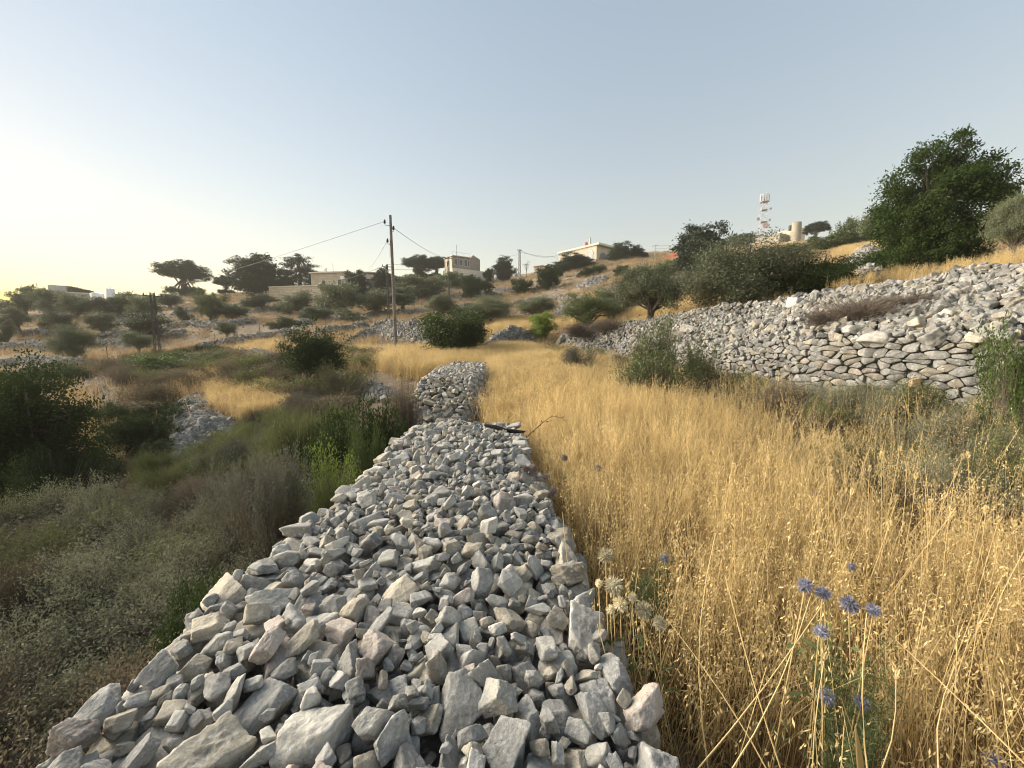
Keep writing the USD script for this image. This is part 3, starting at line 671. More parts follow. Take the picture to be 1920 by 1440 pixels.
# low spill of stones between the two walls
mound_xy('stone_pile', 'low spill of pale rubble in the gap between the two stretches of wall', [(-1.75, 7.4), (-.9, 7.3), (-.3, 7.5), (-.5, 8.5), (-1.0, 10.6), (-2.6, 10.8), (-2.6, 9.2)], .55, 900, (.09, .22))
PILES = [  # label, outline in the photograph (on the ground), height, stones, size
    ('tall pale stone pile just right of the wooden utility pole', [(640, 652), (700, 640), (745, 650), (800, 664), (830, 660), (815, 640), (775, 632), (730, 632), (680, 640)], 2.1, 3200, (.12, .30)),
    ('rounded pale stone pile right of the bright green bush', [(900, 672), (940, 660), (990, 652), (1010, 646), (990, 640), (950, 640), (915, 650)], 1.6, 1700, (.12, .28)),
    ('pale rubble heap beside the dark tree at the left edge', [(142, 728), (200, 712), (245, 718), (240, 745), (215, 765), (185, 742)], .45, 900, (.12, .30)),
    ('long rubble spill running down the slope left of the wall', [(385, 742), (395, 770), (440, 800), (425, 825), (370, 850), (320, 875), (315, 850), (335, 810), (300, 790), (330, 765)], .55, 2100, (.10, .28)),
    ('small rubble patch beneath the yellow grass in the middle', [(675, 735), (700, 722), (745, 738), (755, 748), (720, 756), (690, 752)], .3, 420, (.10, .24)),
    ('pale broken terrace wall left of the dark green tree', [(405, 678), (450, 668), (510, 664), (535, 676), (530, 692), (500, 690), (470, 682)], .6, 800, (.14, .34)),
    ('grey stone wall on the upper terrace beside the big dark tree', [(1578, 502), (1600, 480), (1650, 474), (1672, 500), (1660, 528), (1610, 534)], 1.3, 1300, (.18, .42)),
    ('pale scree below the hilltop house with the arches', [(1075, 540), (1105, 524), (1140, 520), (1135, 536), (1100, 546)], .8, 420, (.25, .6)),
    ('white scree patch between the olive shrubs in mid slope', [(1035, 592), (1050, 572), (1072, 572), (1072, 600), (1050, 606)], .8, 420, (.16, .36)),
    ('small pale stone heap behind the round olive shrubs', [(850, 590), (862, 572), (890, 568), (905, 590), (880, 600)], .8, 380, (.2, .45))]
for lab, poly, h, n, sz in PILES: mound('stone_pile', lab, poly, None, h, n, sz)
TERRACES = [([(0, 660), (60, 656), (100, 658)], 1.0, 'low'), ([(170, 652), (230, 648), (262, 652)], .9, 'short'), ([(0, 632), (60, 628), (115, 630)], 1.0, 'pale'), ([(180, 636), (240, 632), (300, 634), (345, 630)], 1.0, 'broken'),
    ([(55, 602), (100, 598), (145, 600)], 1.1, 'far'), ([(155, 606), (200, 602), (250, 606)], 1.1, 'tumbled'), ([(300, 618), (360, 610), (420, 614), (475, 606)], 1.0, 'long'), ([(330, 590), (380, 586), (430, 590)], 1.2, 'upper'),
    ([(365, 662), (430, 646), (500, 636), (560, 628)], .8, 'straight'), ([(600, 630), (650, 622), (690, 616)], .8, 'pale'), ([(480, 585), (540, 578), (600, 584), (660, 578)], 1.1, 'rough'), ([(690, 594), (740, 588), (800, 590)], 1.0, 'ragged'),
    ([(560, 610), (620, 600), (690, 606)], .9, 'crooked'), ([(930, 545), (990, 548), (1040, 540)], 1.0, 'hillside'), ([(960, 572), (1020, 562), (1090, 566)], 1.0, 'grassy'), ([(860, 560), (900, 552), (940, 556)], 1.0, 'crumbled'),
    ([(0, 686), (50, 684), (120, 690), (160, 688)], .7, 'lowest'), ([(20, 584), (80, 580)], 1.1, 'topmost')]
WHERE = ['at the far left of the slope', 'under the left olive tree', 'behind the leftmost olives', 'beside the dark lattice pole', 'high up at the far left', 'below the dark line of olives', 'right of the dark lattice pole', 'above the spread olives',
    'running down towards the dark green tree', 'just left of the wooden pole', 'below the stone house', 'right of the wooden pole', 'in the middle of the left slope', 'below the two round dark bushes', 'in the golden grass of mid hill', 'below the ruined grey house',
    'just above the shrubs at the far left', 'at the top of the slope far left']
for (line, w, adj), wh in zip(TERRACES, WHERE):
    xy = strip(line, None, w * 1.25); L = LineString([on_ground(*p)[0][:2] for p in line]).length
    mound_xy('terrace_wall', '%s terrace wall of pale stones %s' % (adj, wh), xy, .85, int(L * 38), (.18, .46), 'terrace wall', power=.3)
# ------------------------------------------------------------ plants: shrubs and trees, each kind built once and then set out one by one
OLIVE = mat_leaf('olive_leaves', (0.105, 0.115, 0.062), (0.20, 0.21, 0.12), (0.33, 0.34, 0.225), .2)
OLIVE_GREEN = mat_leaf('olive_green_leaves', (0.075, 0.092, 0.030), (0.150, 0.170, 0.058), (0.26, 0.275, 0.11), .22)
DARK_LEAF = mat_leaf('dark_leaves', (0.026, 0.040, 0.011), (0.060, 0.085, 0.022), (0.12, 0.15, 0.044), .28, .7, .05)
PINE_LEAF = mat_leaf('pine_needles', (0.025, 0.038, 0.018), (0.055, 0.075, 0.034), (0.10, 0.125, 0.06), .15)
BRIGHT_LEAF = mat_leaf('bright_leaves', (0.050, 0.072, 0.016), (0.115, 0.150, 0.034), (0.21, 0.25, 0.07), .35)
LIME_LEAF = mat_leaf('lime_leaves', (0.15, 0.20, 0.03), (0.27, 0.33, 0.06), (0.40, 0.45, 0.12), .4)
SCRUB = mat_leaf('scrub_leaves', (0.19, 0.187, 0.115), (0.345, 0.335, 0.215), (0.52, 0.50, 0.345), .2, .8, .1)
SCRUB_GREEN = mat_leaf('scrub_green_leaves', (0.12, 0.128, 0.046), (0.22, 0.225, 0.085), (0.34, 0.34, 0.15), .22, .7, .15)
SCRUB_BROWN = mat_leaf('scrub_brown_leaves', (0.14, 0.11, 0.068), (0.25, 0.20, 0.126), (0.38, 0.31, 0.20), .2, .8, .1)
SILVER = mat_leaf('silver_leaves', (0.10, 0.10, 0.075), (0.19, 0.185, 0.145), (0.30, 0.29, 0.24), .2, .8, .1)
DEAD_TWIG = mat_leaf('dead_twigs', (0.11, 0.088, 0.07), (0.21, 0.175, 0.14), (0.34, 0.29, 0.235), .0, .9, .1)
RUST_LEAF = mat_leaf('rusty_leaves', (0.05, 0.015, 0.008), (0.10, 0.03, 0.015), (0.15, 0.06, 0.03), .2)

def leaves(rng, pos, out, length, width, spread=.8, droop=0.0):
    """one pointed leaf of two triangles at every place"""
    n = len(pos); d = unit(out + rng.normal(0, spread, (n, 3)) + [0, 0, -droop]); s = unit(np.cross(d, rng.normal(size=(n, 3))))
    L = length * rng.uniform(.65, 1.25, n)[:, None]; W = width * rng.uniform(.7, 1.2, n)[:, None] / 2
    a = pos; b = pos + d * L; m = pos + d * L * .5
    v = np.stack([a, m + s * W, b, m - s * W], 1).reshape(-1, 3); k = np.arange(n)[:, None] * 4
    return v, np.vstack([k + [0, 1, 2], k + [0, 2, 3]])
def twigs(rng, P0, P1, w, bend=.1, k=4):
    n = len(P0); t = np.linspace(0, 1, k)[None, :, None]; L = np.linalg.norm(P1 - P0, axis=1)[:, None, None]
    off = rng.normal(0, 1, (n, 1, 3)) * bend * L * np.sin(t * math.pi)
    P = P0[:, None] * (1 - t) + P1[:, None] * t + off
    W = np.asarray(w).reshape(-1, 1) * np.linspace(1, .35, k)[None]; W = np.broadcast_to(W, (n, k))
    return ribbons(P, W, unit(np.cross(unit(P1 - P0), rng.normal(size=(n, 3)))))
def shrub(rng, r, h, n_twig, n_leaf, ll, lw, up=.5, wisp=.26, lumps=8, twig_w=.006):
    """dome of crooked twigs with small leaves; returns (twig mesh, leaf mesh)"""
    c = np.c_[rng.normal(0, r * .46, (lumps, 2)), rng.uniform(.35, .72, lumps) * h]; rr = rng.uniform(.28, .5, lumps) * r
    k = rng.integers(0, lumps, n_twig); d = unit(rng.normal(size=(n_twig, 3)) + [0, 0, up])
    tip = c[k] + d * rr[k][:, None] * rng.uniform(.7, 1.0 + wisp * 2, n_twig)[:, None] * [1, 1, h / r * .75]; tip[:, 2] = np.maximum(tip[:, 2], .03)
    root = np.c_[c[k][:, :2] * .5 + rng.normal(0, r * .12, (n_twig, 2)), np.zeros(n_twig)] * rng.uniform(0, 1, (n_twig, 1)) + c[k] * .0
    mid = root + (tip - root) * rng.uniform(.3, .6, (n_twig, 1))
    tw = twigs(rng, mid, tip, twig_w, .12)
    nm = 26; tm = rng.integers(0, n_twig, nm); stems = twigs(rng, root[tm] * [1, 1, 0], tip[tm] * .8, twig_w * 2.5, .08)
    kk = rng.integers(0, n_twig, n_leaf); t = 1.06 - rng.uniform(0, 1, n_leaf) ** 1.6 * .6
    pos = mid[kk] + (tip[kk] - mid[kk]) * t[:, None] + rng.normal(0, r * .035, (n_leaf, 3)); pos[:, 2] = np.maximum(pos[:, 2], .02)
    lf = leaves(rng, pos, d[kk], ll, lw, .9)
    return join([tw, stems]), lf
def tree(rng, lumps, n_leaf, ll, lw, trunk, spread=.9, fill=.5, flat=1.0, branch=.05, droop=0.1):
    """lumps: rows of centre and radii of the leafy masses; trunk: rows of x y z radius; returns (trunk mesh, leaf mesh)"""
    lumps = np.asarray(lumps, float); n = len(lumps); vol = lumps[:, 3] * lumps[:, 4]; pr = vol / vol.sum()
    trunk = np.asarray(trunk, float); parts = [tube(trunk[:, :3], trunk[:, 3], 8)]
    # every leafy mass breaks up into sprays
    ns = max(40, n_leaf // 70); k = rng.choice(n, ns, p=pr); d = unit(rng.normal(size=(ns, 3)) + [0, 0, .25])
    sc = lumps[k, :3] + d * lumps[k, 3:6] * (rng.uniform(0, 1, ns) ** fill)[:, None]
    for i in range(n):
        b = trunk[min(len(trunk) - 1, max(1, int(len(trunk) * rng.uniform(.45, 1.0))))]; m = (b[:3] + lumps[i, :3]) / 2 + rng.normal(0, .06, 3) * lumps[i, 3]
        parts.append(tube([b[:3], m, lumps[i, :3]], [branch * 1.0, branch * .7, branch * .35], 5, False))
    hub = lumps[k, :3] + (sc - lumps[k, :3]) * .25; pt = twigs(rng, hub, sc, branch * .35, .1, 3); parts.append(pt)
    q = rng.integers(0, ns, n_leaf); size = lumps[k, 3][q][:, None] * .26
    pos = sc[q] + rng.normal(0, 1, (n_leaf, 3)) * size * [1, 1, .6 * flat]
    lf = leaves(rng, pos, d[q] * .6, ll, lw, spread, droop)
    return join(parts), lf
def blobs(rng, n, rx, ry, z0, z1, r0, r1, flat=.7, shell=.6):
    """leafy masses spread over an egg of these half widths"""
    d = unit(rng.normal(size=(n, 3))); rad = rng.uniform(shell, 1, n)[:, None]; c = d * rad * [rx, ry, (z1 - z0) / 2] + [0, 0, (z0 + z1) / 2]
    r = rng.uniform(r0, r1, n); return np.c_[c, r, r, r * flat]

PROTO, FIRST = {}, {}
def kind(name, category, meshes, width, height):
    """meshes: part name -> (v, f, material)"""
    PROTO[name] = (category, meshes, width, height)
def plant(kname, loc, w, h, label, group=None, name=None, rz=None, rng=np.random.default_rng(77)):
    cat, meshes, W, H = PROTO[kname]; rz = rng.uniform(0, 6.28) if rz is None else rz; sc = (w / W, w / W, h / H); name = name or cat.replace(' ', '_')
    loc = np.asarray(loc, float) - [0, 0, .05]
    if kname not in FIRST:
        root = thing(name, label, cat, loc, rz, sc, group)
        for pn, (v, f, m) in meshes.items(): obj(root, pn, v, f, m)
        FIRST[kname] = root; return root
    p = copy_of(FIRST[kname], loc, rz, sc, label, group, name)
    if group is None and 'group' in p.GetCustomData(): p.ClearCustomDataByKey('group')
    return p
R_ = np.random.default_rng
r = R_(1)
def shrub_kind(name, seed, r, h, n_twig, n_leaf, ll, lw, twig_m, leaf_m, cat='shrub', **kw):
    tw, lf = shrub(R_(seed), r, h, n_twig, n_leaf, ll, lw, **kw)
    m = {'twigs': (*tw, twig_m)}
    if n_leaf: m['foliage'] = (*lf, leaf_m)
    kind(name, cat, m, 2 * r, h)
shrub_kind('scrub_a', 101, .75, .95, 1100, 17000, .030, .013, DEAD_TWIG, SCRUB)
shrub_kind('scrub_b', 102, .85, .85, 1100, 17000, .030, .013, DEAD_TWIG, SCRUB, lumps=12)
shrub_kind('scrub_c', 103, .70, 1.0, 1000, 15000, .030, .014, TWIG, SCRUB_GREEN, lumps=10)
shrub_kind('scrub_d', 104, .70, .75, 1500, 11000, .026, .011, DEAD_TWIG, SCRUB_BROWN, lumps=10)
shrub_kind('silver', 105, .60, 1.15, 600, 9000, .042, .013, SCRUB_BROWN, SILVER, up=1.2, wisp=.3)
shrub_kind('lime', 106, .70, 1.5, 700, 9000, .035, .014, TWIG, LIME_LEAF, up=.8, wisp=.25)
shrub_kind('green', 107, .80, 1.0, 800, 14000, .045, .022, TWIG, BRIGHT_LEAF, up=.6, wisp=.2)
shrub_kind('dark_green', 108, .80, 1.0, 800, 14000, .05, .026, TWIG, DARK_LEAF, up=.4, wisp=.15)
shrub_kind('brush', 109, .9, .5, 3200, 0, .02, .01, DEAD_TWIG, SCRUB, up=.1, wisp=.3, lumps=14, twig_w=.007)
shrub_kind('broom', 110, .55, .9, 1900, 5000, .04, .005, SCRUB_GREEN, SCRUB_GREEN, up=1.8, wisp=.3)
shrub_kind('far_scrub', 111, .8, .8, 500, 3500, .06, .03, DEAD_TWIG, SCRUB_GREEN)
shrub_kind('far_brown', 112, .8, .7, 600, 3000, .06, .028, DEAD_TWIG, SCRUB_BROWN)
shrub_kind('sapling', 114, .6, 1.2, 520, 4200, .05, .02, TWIG, OLIVE_GREEN, up=.9, wisp=.35, lumps=9)
shrub_kind('rust', 113, .5, .6, 300, 3000, .05, .025, TWIG, RUST_LEAF)
def tree_kind(name, cat, seed, lumps, n_leaf, ll, lw, trunk, bark, leaf, **kw):
    g = R_(seed); lm = lumps(g); t, l = tree(g, lm, n_leaf, ll, lw, trunk, **kw)
    lo, hi = np.quantile(l[0][:, :2], .01, axis=0), np.quantile(l[0][:, :2], .99, axis=0)
    kind(name, cat, {'trunk': (*t, bark), 'crown': (*l, leaf)}, float((hi - lo).mean()), float(np.quantile(l[0][:, 2], .995)))
tree_kind('olive_a', 'olive tree', 201, lambda g: blobs(g, 36, 1.5, 1.5, 1.0, 2.7, .4, .62, .75, .35), 40000, .085, .028, [(.25, 0, -.2, .19), (.16, .02, .4, .15), (.02, 0, .9, .12), (-.05, .05, 1.5, .08)], OLIVE_BARK, OLIVE)
tree_kind('olive_b', 'olive tree', 202, lambda g: blobs(g, 44, 1.7, 1.6, .25, 2.5, .42, .7, .75, .35), 44000, .085, .028, [(0, 0, -.2, .18), (-.05, .02, .3, .14), (-.1, 0, .6, .12), (-.15, .05, 1.2, .08)], OLIVE_BARK, OLIVE)
tree_kind('olive_far', 'olive tree', 203, lambda g: blobs(g, 24, 1.5, 1.5, .6, 2.3, .5, .78, .8, .3), 11000, .18, .07, [(0, 0, -.3, .2), (.05, 0, .5, .15), (.1, 0, 1.2, .1)], OLIVE_BARK, OLIVE)
tree_kind('olive_far_b', 'olive tree', 204, lambda g: blobs(g, 26, 1.7, 1.6, .3, 2.1, .5, .75, .8, .3), 11000, .18, .07, [(0, 0, -.3, .2), (-.05, 0, .4, .15), (-.1, 0, 1.0, .1)], OLIVE_BARK, OLIVE)
tree_kind('olive_far_c', 'olive tree', 221, lambda g: np.vstack([blobs(g, 14, 1.2, 1.4, .8, 2.5, .45, .8, .8, .2), blobs(g, 9, .9, .8, .3, 1.4, .4, .7, .8, .2) + [1.0, .3, 0, 0, 0, 0]]), 10000, .18, .07, [(0, 0, -.3, .2), (.05, 0, .5, .15), (.15, 0, 1.2, .1)], OLIVE_BARK, OLIVE)
tree_kind('olive_far_d', 'olive tree', 222, lambda g: np.vstack([blobs(g, 12, 1.0, 1.0, 1.0, 2.7, .45, .7, .85, .2), blobs(g, 10, 1.0, .9, .7, 1.9, .4, .7, .8, .2) + [-1.2, .2, 0, 0, 0, 0]]), 9500, .18, .07, [(.1, 0, -.3, .2), (.0, 0, .6, .15), (-.2, 0, 1.3, .1)], OLIVE_BARK, OLIVE)
tree_kind('dark_tree', 'tree', 205, lambda g: np.vstack([blobs(g, 60, 2.1, 2.1, .3, 5.0, .5, .8, .75, .55), blobs(g, 26, 1.8, 1.8, -.2, 2.2, .5, .8, .7, .5), np.c_[g.normal(0, .6, (6, 2)), g.uniform(4.6, 5.0, 6), np.tile([[.42, .42, .4]], (6, 1))]]), 70000, .12, .055, [(0, 0, -.3, .26), (.1, 0, 1.0, .2), (.15, .1, 2.2, .15), (.1, .1, 3.4, .08)], BARK, DARK_LEAF, fill=.4)
tree_kind('left_tree', 'tree', 206, lambda g: blobs(g, 80, 1.9, 1.9, -.5, 3.0, .5, .8, .75, .2), 60000, .085, .042, [(0, 0, -.4, .2), (.05, 0, .8, .15), (.1, 0, 1.7, .1)], BARK, DARK_LEAF, fill=.45)
tree_kind('oak_bush', 'tree', 207, lambda g: np.vstack([blobs(g, 34, 1.1, 1.1, .0, 2.3, .36, .58, .8, .35), [[.1, 0, 2.4, .35, .35, .4], [-.5, .1, 1.9, .35, .35, .35], [.9, 0, .9, .5, .5, .4]]]), 20000, .075, .045, [(0, 0, -.3, .12), (.05, 0, .8, .09), (.05, 0, 1.6, .06)], BARK, DARK_LEAF, fill=.4)
tree_kind('bright_bush', 'tree', 208, lambda g: blobs(g, 34, 1.3, 1.2, .0, 2.0, .38, .62, .8, .3), 22000, .08, .05, [(0, 0, -.3, .1), (.05, 0, .6, .08), (.05, 0, 1.2, .05)], BARK, BRIGHT_LEAF, fill=.4)
tree_kind('lime_bush', 'bush', 218, lambda g: blobs(g, 26, 1.2, 1.1, .2, 1.9, .36, .58, .8, .4), 14000, .10, .05, [(0, 0, -.3, .08), (.05, 0, .6, .06), (.05, 0, 1.2, .04)], BARK, LIME_LEAF, fill=.4)
tree_kind('almond', 'tree', 209, lambda g: blobs(g, 32, 1.7, 1.5, .6, 2.4, .4, .62, .75, .35), 16000, .09, .035, [(0, 0, -.3, .12), (-.1, 0, .5, .1), (-.3, 0, 1.0, .07)], BARK, BRIGHT_LEAF if False else OLIVE_GREEN)
tree_kind('pine', 'pine tree', 210, lambda g: np.vstack([(lambda q, a: np.c_[q * np.cos(a), q * np.sin(a), 2.5 + 2.3 * np.sqrt(np.maximum(0, 1 - (q / 2.3) ** 2)) * g.uniform(.25, 1, 70), np.tile([[.62, .62, .5]], (70, 1))])(2.15 * np.sqrt(g.uniform(0, 1, 70)), g.uniform(0, 6.28, 70)), blobs(g, 14, 1.7, 1.7, .1, 1.3, .5, .8, .7, .3)]), 30000, .22, .07, [(0, 0, -.5, .28), (.05, 0, 1.2, .22), (-.05, .05, 2.4, .18), (.05, 0, 3.6, .12)], BARK, PINE_LEAF, fill=.45, branch=.09)
tree_kind('round_far', 'tree', 211, lambda g: blobs(g, 60, 2.2, 2.2, .3, 5.2, .7, 1.1, .85, .35), 28000, .26, .12, [(0, 0, -.5, .25), (.1, 0, 1.2, .2), (.1, 0, 2.8, .12)], BARK, PINE_LEAF, fill=.4, branch=.08)
tree_kind('cedar', 'cedar tree', 212, lambda g: np.vstack([[(rad * math.cos(a), rad * math.sin(a), z + g.normal(0, .08), rad_ * .62, rad_ * .62, .20) for a in np.linspace(0, 6.28, kk, endpoint=False) + g.uniform(0, 3)] for z, rad, rad_, kk in ((1.2, 2.3, 2.0, 7), (2.2, 2.0, 1.8, 7), (3.1, 1.9, 1.7, 6), (4.0, 1.5, 1.6, 6), (4.8, .9, 1.5, 4), (5.3, .3, 1.2, 2))]), 12000, .24, .08, [(0, 0, -.5, .28), (.05, 0, 1.5, .22), (0, .05, 3.4, .15), (0, 0, 5.2, .06)], BARK, PINE_LEAF, fill=.5, flat=.35, branch=.09)
tree_kind('round_bush', 'bush', 213, lambda g: blobs(g, 16, .9, .9, .1, 1.7, .45, .7, .8), 6500, .15, .08, [(0, 0, -.3, .1), (0, 0, .8, .06)], BARK, DARK_LEAF, fill=.4)
tree_kind('green_far', 'bush', 214, lambda g: blobs(g, 18, 1.2, 1.1, .1, 1.4, .45, .7, .7), 6500, .15, .08, [(0, 0, -.3, .1), (0, 0, .7, .06)], BARK, OLIVE_GREEN, fill=.4)
tree_kind('bare', 'bare tree', 215, lambda g: blobs(g, 14, .9, .9, 1.4, 3.0, .4, .6), 500, .1, .03, [(0, 0, -.3, .09), (.02, 0, 1, .07), (0, 0, 2.2, .04)], BARK, SCRUB_BROWN, branch=.035)

RZ = np.random.default_rng(78)
def facing(px): return -math.atan2((px - 960) / FPX, 1.0)
def tree_px(kname, px, py, wpx, hpx, label, t=None, group=None, name=None, rz=None):
    if t is None: p, t = on_ground(px, py)
    else:
        p = at(px, py, t); p[2] = min(p[2], float(ground(p[0], p[1])) + .1)
    # keep the top where it stands in the picture even if the ground is a little lower than the base asked for
    top = at(px, py - hpx, project(p)[2]); h = max(top[2] - p[2], hpx * t / FPX * .8)
    # widen and shift until the crown spans the same stretch of the picture as in the photograph
    meshes, W, H = PROTO[kname][1:]; rz = RZ.uniform(0, 6.28) if rz is None else rz; cv = meshes['crown' if 'crown' in meshes else 'foliage'][0][::37] @ rotz(rz).T; w = wpx * t / FPX
    for _ in range(6):
        qx, qy, _t = project(cv * [w / W, w / W, h / H] + p); a, b = np.quantile(qx, [.015, .985]); top = np.quantile(qy, .01)
        f = np.clip(wpx / max(b - a, 1), .6, 1.6); w *= f; p[:2] += rotz(facing(px))[:2, 0] * (px - (a + b) / 2) * t / FPX * .9
        h *= np.clip(1 - (py - hpx - top) * t / FPX / h, .7, 1.4)
    return plant(kname, p, w, h, label, group, name, rz)
TREES = [
 ('pine', 343, 556, 92, 66, 'broad umbrella pine on the skyline, leftmost of the hilltop trees', 96), ('pine', 422, 550, 38, 32, 'small flat pine between the umbrella pine and the big round tree', 98), ('round_far', 478, 552, 88, 70, 'big round dark tree on the hilltop left of the cedar', 92),
 ('cedar', 563, 540, 82, 62, 'dark layered cedar just left of the stone house', 96), ('round_bush', 538, 542, 32, 22, 'dark bush at the left foot of the cedar', 95), ('round_far', 668, 546, 36, 36, 'dark tree in front of the wall of the stone house', 84), ('round_far', 718, 552, 42, 46, 'dark tree at the right end of the stone house', 84),
 ('pine', 788, 522, 56, 42, 'stone pine left of the grey house, its crown a flat mushroom', 112), ('pine', 820, 518, 36, 36, 'smaller stone pine touching the grey house', 112), ('round_bush', 786, 528, 20, 26, 'dark bush under the stone pine', 108), ('round_far', 945, 522, 36, 38, 'loose green tree just right of the grey house', 110), ('round_bush', 915, 524, 16, 20, 'small dark tree at the corner of the grey house', 106),
 ('bare', 988, 512, 14, 24, 'bare pale sapling on the ridge near the lattice pole', 108), ('round_far', 1078, 508, 60, 32, 'dark spreading tree in front of the arched house', 92), ('round_far', 1163, 500, 40, 44, 'tall dark tree at the right end of the arched house', 92), ('round_far', 1194, 496, 34, 34, 'round dark tree right of the arched house, rightmost of two', 93),
 ('round_far', 1314, 516, 84, 92, 'tall dark evergreen on the slope behind the big olive', 52), ('round_bush', 1378, 456, 70, 18, 'long low dark thicket on the ridge left of the fort', 118), ('pine', 1532, 450, 46, 34, 'lone wind bent tree on the ridge right of the fort', 88),
 ('green_far', 1590, 440, 56, 30, 'wispy green bush on the skyline right of the lone tree', 60), ('green_far', 1642, 440, 60, 42, 'green thicket on the skyline left of the big dark tree', 50), ('green_far', 1490, 484, 130, 30, 'broad green scrub below the fort', 60), ('green_far', 1570, 470, 110, 34, 'green scrub below the lone ridge tree', 52),
 ('dark_tree', 1760, 522, 236, 250, 'large dark leafy tree standing on the terrace at the right', 15.5, 0.6), ('olive_a', 1908, 506, 110, 140, 'grey green tree cut by the right edge of the picture', 12.5), ('round_bush', 1885, 378, 60, 30, 'dark bush on the skyline at the right edge', 40), ('green_far', 1905, 420, 100, 60, 'sunny green bush on the slope at the right edge', 26),
 ('olive_a', 1222, 602, 130, 104, 'olive tree with a leaning trunk at the edge of the stone bank', 20.5, 3.1), ('almond', 1105, 608, 92, 62, 'light green almond tree on the terrace above the stone bank', 27), ('olive_b', 1150, 600, 80, 60, 'grey green olive between the almond and the leaning olive', 29),
 ('olive_b', 1402, 592, 225, 142, 'biggest olive tree, spreading wide above the stone bank', 17), ('oak_bush', 1538, 566, 150, 90, 'dark green bush to the right of the biggest olive', 15.5), ('oak_bush', 1470, 570, 110, 60, 'dark low bush between the biggest olive and its dark neighbour', 16.2), ('bright_bush', 1375, 594, 80, 24, 'low green vine at the foot of the biggest olive', 16.5),
 ('olive_a', 1008, 600, 66, 42, 'olive bush on the slope behind the lime green bush', 40), ('lime_bush', 1017, 622, 44, 36, 'small lime green bush at the left end of the stone bank', 30), ('olive_b', 915, 602, 84, 46, 'wide olive bush above the golden grass of mid hill', 44), ('olive_a', 828, 598, 50, 46, 'round olive bush right of the wooden pole', 44),
 ('bright_bush', 852, 664, 106, 80, 'bright green bush between the two pale stone piles', 23), ('oak_bush', 588, 730, 112, 122, 'dark green tree standing in the scrub left of the wooden pole', 17.5), ('scrub_c', 648, 742, 110, 62, 'olive green bush at the right foot of the dark green tree', 15.5),
 ('olive_b', 135, 672, 84, 60, 'solitary grey olive on the left slope', 32), ('olive_a', 256, 667, 56, 44, 'small olive with a thin trunk beside the dark lattice pole', 36), ('almond', 395, 606, 66, 60, 'dark round headed tree with a bare trunk on the left slope', 52), ('olive_far', 425, 632, 34, 28, 'little olive sapling below the round headed tree', 42),
 ('olive_far_b', 530, 624, 54, 30, 'low olive directly behind the dark green tree', 44), ('olive_far', 660, 610, 54, 30, 'low olive left of the two poles', 52), ('olive_far_b', 592, 606, 58, 30, 'olive on the slope midway below the stone house', 55), ('olive_far', 435, 604, 60, 32, 'olive right of the round headed tree', 54), ('olive_far_b', 484, 584, 60, 34, 'olive below the big round hilltop tree', 66),
 ('olive_far', 550, 586, 70, 38, 'olive below the lower wall of the stone house', 64), ('olive_far', 634, 582, 74, 50, 'largest olive just below the stone house', 62), ('olive_far_b', 700, 582, 60, 38, 'olive left of the far lattice pole', 62), ('olive_far', 748, 576, 50, 38, 'olive immediately right of the wooden pole', 66),
 ('olive_far_b', 30, 584, 92, 44, 'dark olive at the far left below the flat roofed house', 62), ('olive_far', 92, 588, 74, 44, 'second olive of the dark line at the far left', 62), ('olive_far_b', 145, 592, 70, 40, 'third olive of the dark line at the far left', 60), ('olive_far', 192, 594, 62, 36, 'olive of the dark line below the water tanks', 60),
 ('olive_far_b', 232, 588, 60, 38, 'olive of the dark line right of the water tanks', 62), ('olive_far', 268, 594, 60, 38, 'olive of the dark line left of the lattice pole', 58), ('olive_far', 312, 578, 54, 28, 'low olive behind the lattice pole top', 72), ('olive_far_b', 20, 620, 70, 44, 'olive bush at the left edge, upper of two', 48), ('olive_far', 6, 642, 40, 40, 'olive bush at the left edge, lower of two', 42),
 ('olive_far_b', 110, 618, 64, 30, 'squat olive over the solitary grey olive', 48), ('olive_far', 190, 616, 62, 30, 'squat olive above the pale tumbled terrace wall', 48), ('olive_far_b', 275, 626, 68, 38, 'olive leaning against the dark lattice pole from the left', 44), ('olive_far', 345, 600, 34, 24, 'small olive right of the lattice pole', 56),
 ('round_bush', 893, 560, 52, 42, 'green round bush below the grey house', 80), ('round_bush', 978, 552, 36, 28, 'dark round bush on mid hill, left of a pair', 78), ('round_bush', 1030, 548, 44, 46, 'dark round bush on mid hill, right of a pair and taller', 76), ('round_bush', 1072, 532, 20, 16, 'tiny dark bush under the arched house', 84), ('round_bush', 1100, 530, 30, 28, 'dark bush below the arched house, left of the scree', 80), ('round_bush', 1122, 524, 26, 26, 'dark bush below the arched house, above the scree', 80), ('round_bush', 1166, 526, 28, 28, 'dark bush below the arched house, right of the scree', 72),
 ('green_far', 850, 542, 64, 32, 'olive green thicket under the grey house', 96), ('olive_far_b', 790, 562, 90, 44, 'dense grey thicket between the wooden pole and the grey house', 84), ('olive_far', 758, 556, 60, 36, 'grey thicket left of the dense one behind the wooden pole', 86), ('round_bush', 1048, 522, 40, 28, 'green bush at the left end of the arched house', 94), ('olive_far', 870, 604, 50, 34, 'small olive bush between its wide and round neighbours', 45),
 ('green_far', 1250, 512, 50, 24, 'green bush on the bare slope left of the tall evergreen', 58), ('olive_far_b', 1270, 560, 60, 40, 'grey olive between the leaning olive and the tall evergreen', 32), ('green_far', 1205, 520, 40, 20, 'low bush on the slope right of the arched house', 66), ('green_far', 1345, 508, 70, 40, 'green shrub at the right foot of the tall evergreen', 48), ('round_bush', 905, 518, 0, 0, '', 0)][:-1]
